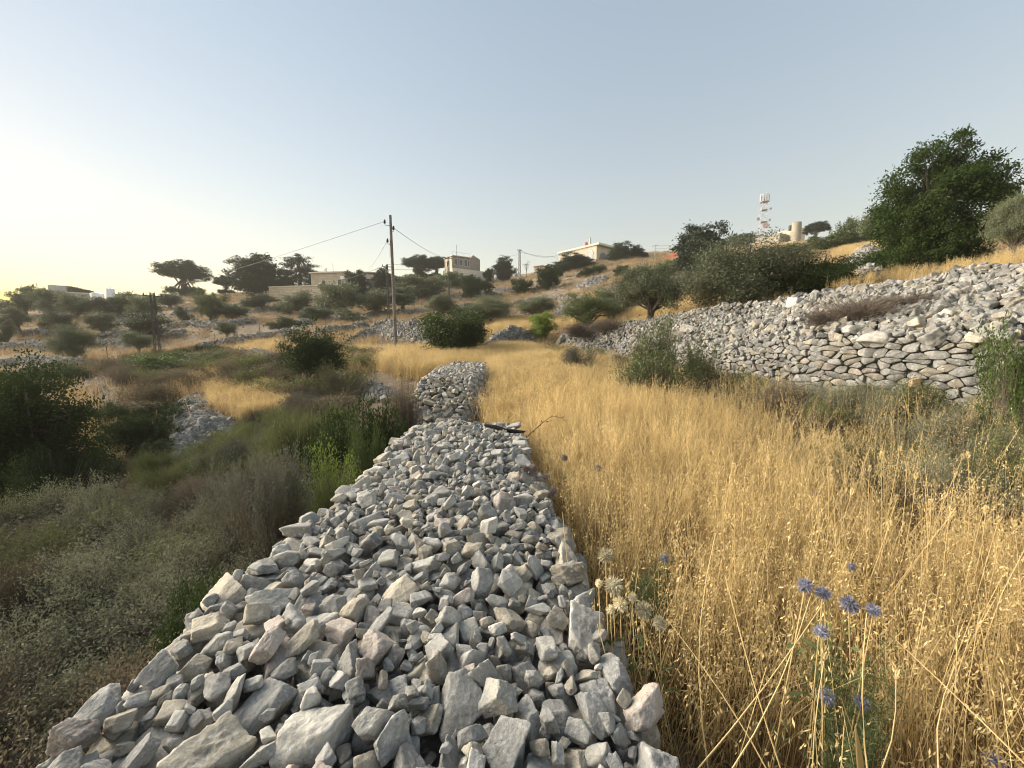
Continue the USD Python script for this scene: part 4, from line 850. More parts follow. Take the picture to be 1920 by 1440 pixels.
for n_, a in enumerate(TREES): tree_px(['olive_far', 'olive_far_b', 'olive_far_c', 'olive_far_d'][(n_ * 7) % 4] if a[0].startswith('olive_far') else a[0], a[1], a[2], a[3], a[4], a[5], a[6], rz=a[7] if len(a) > 7 else None)
tree_px('left_tree', 40, 935, 290, 235, 'dark green leafy tree filling the left edge above the scrub', 9.9, rz=.4)

tree_px('left_tree', -40, 925, 280, 215, 'second dark leafy tree at the left edge, behind the nearer one', 11.5, rz=2.4)
# ------------------------------------------------------------ scrub set out bush by bush
rng = np.random.default_rng(91)
COLS = [(0, 'at the left edge'), (240, 'left of centre left'), (430, 'under the umbrella pine'), (640, 'below the stone house'), (860, 'below the wooden pole'), (1060, 'below the grey house'), (1250, 'below the arched house'), (1480, 'below the big olive'), (1660, 'below the fort'), (1800, 'below the big dark tree'), (2600, 'at the right edge')]
def place_word(px, py):
    c = next((n for x, n in COLS[1:] if px < x), 'at the right edge') if px > 110 else 'at the left edge'
    r = 'top' if py < 690 else 'upper row' if py < 740 else 'middle row' if py < 820 else 'lower row' if py < 960 else 'nearest rows'
    return ('beyond the left edge' if px < -40 else c) + ', ' + r
def set_out(poly_xy, dist, kinds, w, h, label, group, n_try=4000, skip=lambda x, y: False, limit=400):
    poly = Polygon(poly_xy).buffer(0); x0, y0, x1, y1 = poly.bounds; done = []
    for _ in range(n_try):
        x, y = rng.uniform(x0, x1), rng.uniform(y0, y1)
        if not contains_xy(poly, x, y) or skip(x, y): continue
        if any((x - a) ** 2 + (y - b) ** 2 < dist * dist for a, b in done): continue
        done.append((x, y)); k = kinds[rng.integers(len(kinds))]
        lab, z, wd, ht = label[k], float(ground(x, y)), rng.uniform(*w), rng.uniform(*h)
        px, py, _ = project([x, y, z + ht])
        if not (-600 < px < 2200 and py < 2000): continue
        lab = ('big ' if wd * ht > .78 * w[1] * h[1] else 'small ' if wd * ht < 1.35 * w[0] * h[0] else '') + lab + ' ' + place_word(px, py)
        plant(k, [x, y, z], wd, ht, lab, group)
        if len(done) >= limit: break
    return len(done)
def px_poly(pts): return [tuple(on_ground(*p)[0][:2]) for p in pts]
LEFT = {'scrub_a': 'grey thorny scrub bush left of the near wall', 'scrub_b': 'grey thorny scrub bush left of the near wall', 'scrub_d': 'brown twiggy scrub bush left of the near wall', 'scrub_c': 'green tinged scrub bush left of the near wall',
        'silver': 'silvery wispy bush left of the near wall', 'broom': 'upright green broom bush left of the near wall'}
GRP = {k: 'scrub bushes left of the near wall' for k in LEFT}
n1 = set_out([(-2.45, -.5), (-2.75, 6.6), (-4.2, 8.0), (-9.5, 7.8), (-10.5, 3), (-8.0, .3), (-4, -.5)], .92, ['scrub_a', 'scrub_a', 'scrub_b', 'scrub_b', 'scrub_d', 'scrub_c'], (1.25, 1.9), (.8, 1.4), LEFT, 'scrub bushes left of the near wall')
n2 = set_out([(-4.3, 8.2), (-3.6, 10.0), (-6.0, 12.5), (-8.6, 13.0), (-9.2, 9)], .75, ['scrub_c', 'broom', 'broom', 'scrub_d', 'silver'], (1.1, 1.7), (.8, 1.3), LEFT, 'scrub bushes left of the near wall')
MID = {'far_scrub': 'low olive scrub bush on the left slope', 'far_brown': 'low brown scrub bush on the left slope', 'scrub_d': 'low brown scrub bush on the left slope', 'dark_green': 'low dark green shrub on the left slope'}
n3 = set_out(px_poly([(250, 690), (400, 672), (540, 690), (560, 735), (640, 775), (560, 790), (540, 745), (400, 730), (300, 745), (240, 740)]), 1.2, ['far_scrub', 'far_brown', 'far_brown', 'scrub_d'], (1.5, 2.6), (.7, 1.3), MID, 'scrub bushes of the middle slope')
n4 = set_out(px_poly([(230, 790), (300, 745), (330, 800), (300, 850), (240, 900), (170, 920), (250, 850)]), 1.0, ['far_scrub', 'dark_green', 'far_brown'], (1.3, 2.0), (.6, 1.1), MID, 'scrub bushes of the middle slope')
n5 = set_out(px_poly([(0, 712), (130, 700), (240, 690), (300, 672), (400, 668), (260, 700), (140, 716), (60, 735)]), 1.9, ['far_scrub', 'far_brown', 'dark_green'], (1.8, 3.0), (.7, 1.2), MID, 'scrub bushes of the middle slope')
n6 = set_out(px_poly([(600, 660), (690, 668), (720, 690), (690, 700), (640, 690)]), 1.2, ['far_brown', 'far_scrub'], (1.3, 2.2), (.5, .9), MID, 'scrub bushes of the middle slope')
FOOT = {'scrub_c': 'olive green scrub bush at the bank foot', 'scrub_b': 'dry grey scrub bush at the bank foot', 'scrub_a': 'dry grey scrub bush at the bank foot', 'scrub_d': 'brown scrub bush at the bank foot', 'far_brown': 'brown scrub bush at the bank foot', 'broom': 'green broom bush at the bank foot', 'far_scrub': 'olive green scrub bush at the bank foot'}
n7 = set_out([(4.6, 4.6), (7.4, 3.6), (10.6, 2.4), (10.3, 3.2), (7.6, 6.1), (6.6, 8.9), (6.1, 11), (5.2, 10.6), (5.3, 8)], .60, ['scrub_c', 'scrub_b', 'scrub_c', 'scrub_a', 'scrub_d'], (1.0, 1.6), (.6, 1.0), FOOT, 'scrub bushes at the foot of the stone bank')
n8 = set_out([(5.2, 10.6), (6.1, 11), (6.2, 14), (5.2, 18), (3.9, 22.4), (2.2, 26), (1.0, 25.2), (3.0, 21), (4.4, 16.6), (4.4, 12.6)], .95, ['scrub_d', 'far_brown', 'scrub_c', 'far_scrub'], (1.1, 1.9), (.5, .9), FOOT, 'scrub bushes at the foot of the stone bank')
print('scrub', n1, n2, n3, n4, n5, n6, n7, n8)
def one(k, px, py, t, wpx, hpx, label, sink=True):
    p = at(px, py, t); 
    if sink: p[2] = float(ground(p[0], p[1]))
    top = at(px, py - hpx, t)
    plant(k, p, wpx * t / FPX, max(.3, top[2] - p[2]), label)
one('lime', 622, 965, 5.6, 120, 150, 'lime green bush pressed against the left side of the near wall')
one('green', 690, 940, 6.6, 70, 150, 'fresh green bush behind the lime green one at the wall')
one('silver', 520, 940, 5.6, 120, 95, 'tallest silvery bush left of the lime green bush')
one('silver', 470, 930, 6.2, 100, 70, 'second silvery bush, further left of the lime green bush')
one('dark_green', 420, 1120, 4.0, 120, 60, 'low fresh green bush in the shade beside the near wall')
one('dark_green', 700, 830, 8.2, 130, 80, 'dark green bush close to the far end of the near wall')
one('broom', 560, 840, 8.8, 160, 60, 'dark rushy tuft in the middle of the scrub')
one('scrub_d', 765, 800, 9.4, 80, 90, 'grey twiggy bush leaning on the second stretch of wall')
one('rust', 20, 960, 8.6, 60, 36, 'rust red bush below the dark tree at the left edge')
one('green', 330, 712, 24, 140, 56, 'fresh green shrub on the slope below the dark lattice pole')
one('dark_green', 100, 905, 9.0, 120, 60, 'dark shrub at the right foot of the left edge tree')
one('sapling', 1222, 770, 10.0, 130, 118, 'tall feathery green bush before the stone bank')
one('sapling', 1180, 752, 10.4, 80, 80, 'leafy green bush left of the feathery one before the stone bank')
one('silver', 1085, 720, 14.5, 70, 70, 'grey brown wispy bush at the edge of the golden grass')
one('green', 1912, 800, 5.7, 130, 185, 'leafy green bush growing over the bank at the right edge')
one('scrub_c', 1905, 880, 4.8, 150, 100, 'grey green scrub bush in the corner under the right edge bush')
# dead brushwood thrown on the stones
for (px, py, w_, label) in [(1620, 590, 1.5, 'purple brown heap of dead brushwood on the stone bank'), (1570, 598, 1.1, 'left spill of the dead brushwood on the stone bank'), (1700, 575, 1.1, 'right spill of the dead brushwood on the stone bank'),
                          (1105, 628, 2.4, 'dark brushwood heap near the far end of the stone bank'), (1150, 618, 2.0, 'brushwood on the crest of the stone bank under the almond tree'), (1755, 625, .5, 'thin dry brushwood between boulders of the stone bank')]:
    g, u_ = np.meshgrid(np.linspace(.5, 6.95, 260), np.linspace(.28, 1, 60), indexing='ij'); Q = bank_point(g.ravel(), u_.ravel()); qx, qy, qt = project(Q); k = np.argmin((qx - px) ** 2 + (qy - py) ** 2)
    plant('brush', Q[k] - [0, 0, .1], w_ * 1.3, w_ * .42, label, name='brushwood_heap')

for px, py, t, w, h, lab in [(1245, 690, 10.6, 40, 100, 'thin leafy sapling standing before the stone bank'), (1205, 680, 10.8, 40, 60, 'short leafy sapling left of the thin one before the stone bank'), (1315, 690, 10.6, 50, 50, 'small leafy sprig against the face of the stone bank')]:
    p = at(px, py, t); g = float(ground(p[0], p[1])); top = at(px, py - h, t); plant('sapling', [p[0], p[1], g], w * t / FPX * 1.5, top[2] - g, lab)
# ------------------------------------------------------------ grass
def grass_clump(rng, n, h0, h1, spread, w, spk=10, blades=2, lean=.22, tip=.9, seg=5):
    b = np.c_[rng.normal(0, spread, (n, 2)), np.zeros(n)]; h = rng.uniform(h0, h1, n); a = rng.uniform(0, 6.28, n)
    d = np.c_[np.cos(a), np.sin(a), np.zeros(n)]; l = np.abs(rng.normal(0, lean, n)) * h
    t = np.linspace(0, 1, seg)[None, :, None]
    P = b[:, None] + np.array([0, 0, 1.0]) * h[:, None, None] * t * (1 - .12 * t * (l / h)[:, None, None]) + d[:, None] * l[:, None, None] * t ** 1.8
    W = np.linspace(1, .4, seg)[None] * w * rng.uniform(.7, 1.2, n)[:, None]
    sa = rng.uniform(0, 6.28, n); parts = [ribbons(P, W, np.c_[np.cos(sa), np.sin(sa), np.zeros(n)])]
    if spk:
        k = np.repeat(np.arange(n), spk); u = rng.uniform(.62, 1.0, len(k)); i = np.minimum((u * (seg - 1)).astype(int), seg - 2); f = u * (seg - 1) - i
        q = P[k, i] * (1 - f)[:, None] + P[k, i + 1] * f[:, None]
        o = rng.normal(0, 1, (len(k), 3)); o[:, 2] = -np.abs(o[:, 2]) * .4; o = unit(o); q = q + o * rng.uniform(.004, .04, (len(k), 1)) * tip
        parts.append(leaves(rng, q, o * .5 + d[k] * .3, (.030 if tip < 1.5 else .024) * tip, (.0085 if tip < 1.5 else .0066) * tip, .35, .7))
    if blades:
        m = n * blades; k = np.repeat(np.arange(n), blades); a2 = rng.uniform(0, 6.28, m); dd = np.c_[np.cos(a2), np.sin(a2), np.zeros(m)]; hb = rng.uniform(.15, .5, m) * h[k]; Lb = rng.uniform(.08, .25, m)
        s = np.linspace(0, 1, 4)[None, :, None]
        Q = b[k][:, None] + np.array([0, 0, 1.0]) * (hb[:, None, None] * np.sin(s * 2.0)) + dd[:, None] * Lb[:, None, None] * s
        parts.append(ribbons(Q, np.linspace(1, .2, 4)[None] * w * 1.6 * np.ones((m, 1)), np.stack([-dd[:, 1], dd[:, 0], dd[:, 2]], 1)))
    return join(parts)
g = R_(301)
OATS = [(*grass_clump(g, 16, .50, .92, .09, .0042, 14, 2), STRAW, False, None) for _ in range(6)] + [(*grass_clump(g, 14, .6, 1.0, .08, .0044, 16, 2), STRAW_PALE, False, None) for _ in range(3)]
THATCH = [(*grass_clump(g, 26, .18, .45, .14, .0026, 0, 3, .6), DUFF, False, None) for _ in range(3)]
OATS_MID = [(*grass_clump(g, 26, .5, .9, .16, .0085, 7, 1, .25, 2.2, 4), STRAW, False, None) for _ in range(4)]
GRASS_FAR = [(*grass_clump(g, 34, .35, .7, .34, .016, 0, 1, .3, 1, 3), STRAW_FAR, False, None) for _ in range(4)]
def spread(poly_xy, dens, z_off=0.0):
    """evenly strewn points over a polygon of the ground; dens per square metre, a number or a function of x, y"""
    poly = Polygon(poly_xy).buffer(0); x0, y0, x1, y1 = poly.bounds; top = dens if np.isscalar(dens) else dens.top
    n = int((x1 - x0) * (y1 - y0) * top); x, y = rng.uniform(x0, x1, n), rng.uniform(y0, y1, n); ok = contains_xy(poly, x, y)
    if not np.isscalar(dens): ok &= rng.random(n) < dens(x, y) / top
    x, y = x[ok], y[ok]; return np.stack([x, y, ground(x, y) + z_off], 1)
def sow(name, protos, pts, scale, tilt, label, category=None, parent=None):
    n = len(pts); return instancer(parent, name, protos, pts, rng.uniform(0, 6.28, n), rng.uniform(*scale, n), rng.integers(0, len(protos), n), tilt=rng.normal(0, tilt, (n, 2)), label=label, category=category)
rng = np.random.default_rng(55)
FIELD = [(.74, .1), (.72, 1.2), (.58, 2.3), (.48, 3.2), (.30, 5.5), (.16, 7.6), (-.2, 8.6), (-.75, 10.6), (-.6, 13), (-.8, 16.8), (-2.4, 17), (-3.0, 16), (-4.6, 16.6), (-6.4, 19), (-7.4, 23.5), (-2, 26), (1.5, 26.5), (3.6, 23.5), (5.0, 18), (5.9, 13), (6.0, 9), (7.0, 6.4), (9.6, 3.4), (11, .1)]
def mk(fn, top): fn.top = top; return fn
near = mk(lambda x, y: np.where(y < 9, 36 * (.45 + 1.1 * meshkit.fbm(np.stack([x * .9, y * .9, x * 0], -1), 2, 4)) * np.clip(1.25 - np.clip((x - 3.2 - .03 * y) / 2.0, 0, 1), .22, 1) * np.clip((np.hypot(x - .9, y - .8)) / 1.3, .5, 1) * np.clip((y + .3) / 2.6, .4, 1), 0), 60)
pts = spread(FIELD, near); print('oats near', len(pts))
sow('wild_oats', OATS, pts, (.75, 1.08), .10, 'tall golden wild oats filling the field right of the near wall', 'grass')
TALL = [(*grass_clump(g, 5, .85, 1.15, .07, .0046, 10, 1, .16), STRAW_PALE, False, None) for _ in range(4)]
pts = spread(FIELD, mk(lambda x, y: np.where(y < 10, 9 * (.3 + 1.2 * meshkit.fbm(np.stack([x * 1.3, y * 1.3, x * 0], -1), 2, 61)) * np.clip((np.hypot(x - .7, y - .8)) / 1.6, .3, 1), 0), 14)); sow('tall_straw', TALL, pts, (.8, 1.12), .12, 'pale taller straw standing here and there out of the oats', 'grass')
pts = spread(FIELD, mk(lambda x, y: np.where(y < 9, 30.0, 0), 30)); sow('dry_thatch', THATCH, pts, (.8, 1.3), .1, 'brown matted dry grass under the wild oats', 'grass')
pts = spread(FIELD, mk(lambda x, y: np.where(y >= 9, 22 * (.6 + .8 * meshkit.fbm(np.stack([x * .6, y * .6, x * 0], -1), 2, 4)) * np.clip(1.2 - np.clip((x - 2.8) / 2.0, 0, 1), .3, 1), 0), 42)); print('oats mid', len(pts))
sow('golden_grass', OATS_MID, pts, (.75, 1.1), .08, 'golden grass at the far end of the field behind the second wall', 'grass')
PATCH = [[(385, 745), (395, 728), (450, 722), (530, 735), (560, 775), (540, 790), (460, 790), (400, 770)], [(150, 830), (165, 812), (235, 812), (245, 850), (225, 885), (150, 895), (120, 880)],
    [(290, 705), (360, 700), (390, 715), (330, 740), (290, 735)], [(320, 690), (400, 700), (470, 705), (430, 722), (330, 705)],
    [(440, 660), (470, 650), (520, 645), (520, 660), (455, 672)], [(905, 622), (960, 600), (1060, 598), (1060, 614), (990, 622), (920, 632)], [(1060, 612), (1130, 604), (1215, 596), (1330, 590), (1330, 582), (1200, 586), (1060, 600)], [(1560, 485), (1600, 460), (1660, 458), (1655, 478), (1600, 492)],
    [(600, 672), (690, 660), (760, 668), (740, 690), (640, 690)]]
for k, p in enumerate(PATCH):
    xy = px_poly(p); pts = spread(xy, 26 if k < 4 else 16)
    sow('dry_grass', OATS_MID, pts[:4000], (.55, .9), .1, ['golden grass patch in the middle left above the scrub', 'yellow grass patch beside the left edge tree', 'rusty grass patch on the slope left of the rubble spill', 'thin grass strip under the pale broken terrace wall', 'golden strip below the straight terrace wall', 'golden grass shelf below the round olive bushes', 'golden grass strip under the almond and olive trees', 'orange grass field on the slope left of the big dark tree', 'pale grass at the foot of the wooden pole'][k], 'grass')
# thin dry grass over the whole hillside
def hill(x, y):
    r = np.hypot(x, y); px, py, t = project(np.stack([x, y, ground(x, y)], -1))
    return np.where((r > 17) & (r < 125) & ~((x > 4) & (r < 30)) & (px > -250) & (px < 2200), 1, 0) * np.clip(.15 + 1.3 * (meshkit.fbm(np.stack([x * .10, y * .22, x * 0], -1), 3, 12) - .36) * 2, 0.05, 1) * np.clip(45 / r, .3, 1.6) * 2.4
hill.top = 4.0
pts = spread([(-130, 12), (-14, 12), (-7, 17), (-6, 24), (3, 28), (8, 22), (12, 14), (14, 6), (70, 15), (110, 60), (90, 120), (-130, 120)], hill); print('hill grass', len(pts))
sow('hill_grass', GRASS_FAR, pts, (.7, 1.3), .05, 'thin tawny dry grass scattered over the whole hillside', 'grass')
pts = spread([(4.6, 25), (6.2, 21), (8.2, 16), (10.2, 12), (12.2, 8.6), (22, 12), (18, 24), (10, 30)], mk(lambda x, y: 7 * np.clip((meshkit.fbm(np.stack([x * .5, y * .5, x * 0], -1), 2, 44) - .36) * 4, 0, 1), 7))
sow('terrace_grass', OATS_MID, pts, (.4, .75), .1, 'thin dry grass on the terrace above the stone bank', 'grass')
# loose small stones lying about on the slopes
def peb(x, y): return np.clip((meshkit.fbm(np.stack([x * .16, y * .35, x * 0], -1), 3, 31) - .47) * 12, 0, 1) * np.clip(30 / np.hypot(x, y), .2, 1.5) * 3
peb.top = 4.5
pts = spread([(-130, 12), (-14, 12), (-7, 17), (-6, 24), (3, 28), (8, 22), (13, 14), (70, 15), (110, 60), (90, 120), (-130, 120)], peb); n = len(pts); print('pebbles', n)
instancer(None, 'scattered_stones', LOOSE, pts, None, rng.uniform(.10, .38, n) * np.clip(np.hypot(pts[:, 0], pts[:, 1]) / 45, .7, 1.6), rng.integers(0, len(LOOSE), n), rots=rand_rots(n, rng), label='pale stones lying scattered over the terraced hillside', category='stones')
# brown litter under the scrub
pts = spread([(-2.0, -.2), (-2.2, 8), (-4, 13), (-10, 13), (-12, 3), (-8, -.2)], 8); sow('litter_grass', THATCH, pts, (.7, 1.3), .1, 'dead brown grass and litter under the scrub left of the wall', 'grass')
# ------------------------------------------------------------ houses, poles, wires
usdkit.material(stage, LK + 'cut_stone_wall', {
    'c': ('texture_coordinate', {}), 'x': ('separate_xyz', {}), 'ad': ('math', {'math_type': 'add'}), 'cb': ('combine_xyz', {}),
    'b': ('brick_texture', {'color1': (0.40, 0.335, 0.25), 'color2': (0.46, 0.40, 0.31), 'mortar': (0.27, 0.23, 0.18), 'scale': 1.0, 'mortar_size': 0.025, 'brick_width': 0.75, 'row_height': 0.34}),
    'g': ('geometry', {}), 'n': ('noise_texture', {'scale': 0.7, 'detail': 6.0, 'roughness': 0.7}), 'r': ('rgb_ramp', {'ramp': [(0.3, (0.75, 0.74, 0.72)), (0.7, (1.08, 1.08, 1.08))]}),
    'm': ('mix', {'mix_type': 'multiply', 'fac': 1.0}), 'p': ('principled_bsdf', {'roughness': 0.9, 'specular_ior_level': 0.15})},
    [('c.object', 'x.vector'), ('x.x', 'ad.value1'), ('x.y', 'ad.value2'), ('ad.value', 'cb.x'), ('x.z', 'cb.y'), ('cb.vector', 'b.vector'), ('g.position', 'n.vector'), ('n.fac', 'r.fac'),
     ('b.color', 'm.color1'), ('r.color', 'm.color2'), ('m.color', 'p.base_color')], surface='p.BSDF')
CUT = LK + 'cut_stone_wall'
PLASTER = mat_plain('cream_plaster', (0.47, 0.40, 0.30), (0.38, 0.32, 0.24), 0.8)
PLASTER_W = mat_plain('pale_plaster', (0.52, 0.48, 0.41), (0.42, 0.37, 0.30), 0.9)
GREYBLOCK = mat_plain('grey_brown_block', (0.24, 0.195, 0.16), (0.17, 0.14, 0.12), 1.4)
CONCRETE = mat_plain('concrete', (0.38, 0.36, 0.33), (0.28, 0.265, 0.245), 1.2)
DARKGLASS = mat_plain('window_pane', (0.025, 0.027, 0.03), (0.02, 0.02, 0.022), 2.0, 0.12, spec=0.6)
FRAME = mat_plain('window_frame', (0.55, 0.53, 0.50), (0.48, 0.46, 0.44), 2.0, 0.6)
REDTILE = mat_plain('red_roof', (0.42, 0.12, 0.07), (0.30, 0.085, 0.05), 1.5)
WHITEPAINT = mat_plain('white_paint', (0.72, 0.73, 0.74), (0.62, 0.63, 0.65), 2.0, 0.5)
STEEL = mat_plain('grey_steel', (0.28, 0.28, 0.29), (0.20, 0.20, 0.21), 6.0, 0.6)
DARKSTEEL = mat_plain('dark_steel', (0.060, 0.055, 0.052), (0.04, 0.037, 0.035), 6.0, 0.7)
REDPAINT = mat_plain('faded_red_paint', (0.50, 0.16, 0.14), (0.40, 0.13, 0.12), 3.0, 0.6)
WOODPOLE = mat_plain('pole_wood', (0.18, 0.155, 0.135), (0.10, 0.085, 0.075), 5.0, 0.9, 0.4)
BLACK = mat_plain('black_rubber', (0.02, 0.02, 0.02), (0.015, 0.015, 0.015), 5.0, 0.6)
CHARRED = mat_plain('charred_wood', (0.035, 0.03, 0.028), (0.012, 0.011, 0.01), 25.0, 0.8, 0.7)
FORT = mat_plain('fort_stone', (0.29, 0.25, 0.185), (0.19, 0.165, 0.125), 1.1, 0.95, 0.8)

def house_at(name, label, px, py, t, theta, cat='house'):
    p = at(px, py, t)
    return thing(name, label, cat, p, facing(px) - math.radians(theta)), t / FPX
def slab(root, name, b, mat, bevel=.02, label=None): return obj(root, name, *box(*b, bevel=bevel), mat, smooth=False, label=label)
def window(root, face, u, z, w, h, d=.14, arch=False, name='window', pane=None):
    """a framed opening set into the front (x runs, y = 0) or the right hand side (y runs, x = face offset) of a house"""
    kind_, off = face
    def F(x0, z0, x1, z1, y0, y1):
        return box(x0, off + y0, z0, x1, off + y1, z1) if kind_ == 'front' else box(off - y1, x0, z0, off - y0, x1, z1)
    fr = .07
    parts = [F(u, z, u + fr, z + h, -.05, .05), F(u + w - fr, z, u + w, z + h, -.05, .05), F(u + fr, z, u + w - fr, z + fr, -.07, .05), F(u + fr, z + h - fr, u + w - fr, z + h, -.05, .05)]
    fp = obj(root, name, *join(parts), FRAME)
    obj(fp, 'pane', *F(u + fr, z + fr, u + w - fr, z + h - fr, -.012, .03), pane or DARKGLASS)
    return fp
def arch(root, face, u, z, w, h, mat=DARKGLASS, name='arched_opening'):
    kind_, off = face; a = np.linspace(0, math.pi, 12); r = w / 2
    pts = [(u, z), (u + w, z)] + [(u + r + r * math.cos(k), z + h - r + r * math.sin(k)) for k in a]
    m = trimesh.creation.extrude_polygon(Polygon(pts).buffer(0), .06, engine='earcut'); v = np.array(m.vertices); f = np.array(m.faces)
    v = np.c_[v[:, 0], off - .03 + v[:, 2] * -1 + .03, v[:, 1]] if kind_ == 'front' else np.c_[off + v[:, 2], v[:, 0], v[:, 1]]
    o = obj(root, name, v, f, mat)
    ring = [(u + r + (r + e) * math.cos(k), z + h - r + (r + e) * math.sin(k)) for e, A in ((.16, a), (.0, a[::-1])) for k in A]
    m = trimesh.creation.extrude_polygon(Polygon(ring).buffer(0), .10, engine='earcut'); v = np.array(m.vertices)
    v = np.c_[v[:, 0], off - v[:, 2], v[:, 1]] if kind_ == 'front' else np.c_[off + v[:, 2], v[:, 0], v[:, 1]]
    obj(o, 'surround', v, np.array(m.faces), PLASTER_W)
    return o
# stone house in the middle left
h, k = house_at('stone_house', 'flat roofed house of cut stone with a lower wing, right of the cedar', 655, 558, 88, 32)
slab(h, 'wall', (-9.3, 0, -3, 0, 10.5, 5.5), CUT); slab(h, 'roof', (-9.6, -.3, 5.503, .3, 10.8, 5.82), PLASTER_W, .04)
slab(h, 'lower_wing', (-17.5, -3.2, -3, -4.6, -.004, 2.25), CUT); slab(h, 'wing_coping', (-17.6, -3.3, 2.252, -4.5, -.004, 2.42), PLASTER_W)
for u, z in ((-6.6, 2.75), (-2.7, 2.85)): window(h, ('front', 0), u, z, 1.0, 1.25)
for u, z in ((2.0, .6), (5.6, .6), (7.6, 3.4)): window(h, ('side', 0), u, z, 1.0, 1.3)
slab(h, 'air_conditioner', (-1.75, -.42, 4.0, -.85, -.003, 4.65), WHITEPAINT, .04)
v, f = tube([(0, 0, 0), (0, 0, 2.2)], .035); obj(h, 'antenna', v + [-5.0, 2, 5.8], f, STEEL)
m = trimesh.creation.icosphere(2, .55); v = np.array(m.vertices); v[:, 1] = v[:, 1] * .25; obj(h, 'satellite_dish', v + [-6.3, 1.0, 6.35], np.array(m.faces), WHITEPAINT, smooth=True)
v, f = box(-.5, 4.0, 0, 7.5, 10.4, .15); v[:, 2] += 6.35 - (v[:, 0] + .5) * .07; obj(h, 'shed_roof', v, f, CONCRETE)
slab(h, 'shed_wall', (.004, 4.3, -3, 5.8, 10.1, 5.7), PLASTER); window(h, ('front', 4.3), 1.8, 3.6, 2.4, 1.2)
slab(h, 'balcony', (.3, 11.0, 1.0, 4.6, 13, 1.25), CONCRETE)
# grey house in the middle
h, k = house_at('grey_house', 'two storey house, grey brown upper floor over a pale plastered ground floor', 849, 530, 105, 64)
slab(h, 'ground_floor_wall', (-6.0, 0, -3, 0, 10.0, 3.9), PLASTER_W); slab(h, 'upper_floor_wall', (-5.2, .25, 3.903, -.25, 8.6, 7.0), GREYBLOCK)
slab(h, 'left_facade', (-5.0, .02, 3.905, -.45, .246, 6.8), PLASTER); slab(h, 'roof', (-5.5, -.05, 7.003, .05, 5.4, 7.25), CONCRETE)
v = np.array([(-4.9, 5.45, 7.003), (-.2, 5.45, 7.003), (-.2, 8.6, 7.003), (-4.9, 8.6, 7.003), (-4.9, 6.4, 8.0), (-.2, 6.4, 8.0)]); f = np.array([(0, 1, 5), (0, 5, 4), (1, 2, 5), (2, 3, 4), (2, 4, 5), (3, 0, 4), (0, 3, 2), (0, 2, 1)]); obj(h, 'gable', v, f, GREYBLOCK)
slab(h, 'side_annex', (-5.0, 10.004, -3, -.3, 13.2, 3.6), PLASTER_W); slab(h, 'front_annex', (-11.0, 1, -3, -6.004, 7, 3.0), PLASTER); slab(h, 'annex_roof', (-11.3, .7, 3.003, -6.004, 7.3, 3.2), REDTILE)
for u in (.55, 2.05, 3.55, 4.6): window(h, ('side', -.25), u, 4.75, 1.15 if u < 4 else .7, 1.75)
for u in (2.2, 5.4): window(h, ('side', 0), u, 1.5, .95, 1.35)
window(h, ('side', -.3), 11.0, .9, .9, 1.2); window(h, ('front', .02), -3.4, 4.6, 1.0, 1.4)
v, f = join([tube([(-5.3, y, 7.25), (-5.3, y, 8.1)], .03, 5) for y in (0, 1.7, 3.4, 5.2)] + [tube([(-.1, y, 7.25), (-.1, y, 8.1)], .03, 5) for y in (0, 1.7, 3.4, 5.2)] + [tube([(-.1, 0, 8.1), (-.1, 5.2, 8.1)], .03, 5), tube([(-5.3, 0, 8.1), (-.1, 0, 8.1)], .03, 5)]); obj(h, 'roof_railing', v, f, STEEL)
v, f = join([tube([(0, 0, 0), (0, 0, 3.4)], .09)] + [tube([(-.3, 0, z), (.3, 0, z)], .05, 5) for z in (1.5, 2.2, 2.9)]); obj(h, 'roof_mast', v + [-2.4, 2.5, 7.2], f, STEEL)
# arched house on the hill
h, k = house_at('arched_house', 'cream house with an arched veranda high on the hill', 1118, 504, 96, 38)
slab(h, 'wall', (-12.6, 0, -4, 0, 10, 5.6), PLASTER); slab(h, 'roof', (-12.9, -.3, 5.603, .9, 10.3, 6.1), PLASTER_W, .05); slab(h, 'veranda_wall', (.004, 0.4, -4, 1.8, 9, 1.7), PLASTER_W)
arch(h, ('front', 0), -3.0, 1.2, 1.9, 3.4); arch(h, ('front', 0), -6.2, 1.6, 1.7, 2.9); arch(h, ('side', 0), 1.0, 1.72, 3.0, 2.5)
for u in (-11.8, -10.3): window(h, ('front', 0), u, 2.0, .95, 1.5)
window(h, ('side', 0), 6.6, 2.2, 1.2, 1.3)
m = trimesh.creation.cylinder(.5, 1.1, sections=20); obj(h, 'roof_barrel', np.array(m.vertices) + [-4.4, 1.2, 6.66], np.array(m.faces), REDPAINT, smooth=35)
v, f = tube([(0, 0, 0), (0, 0, 1.9)], .22, 8); obj(h, 'chimney', v + [-2.7, .8, 6.1], f, PLASTER)
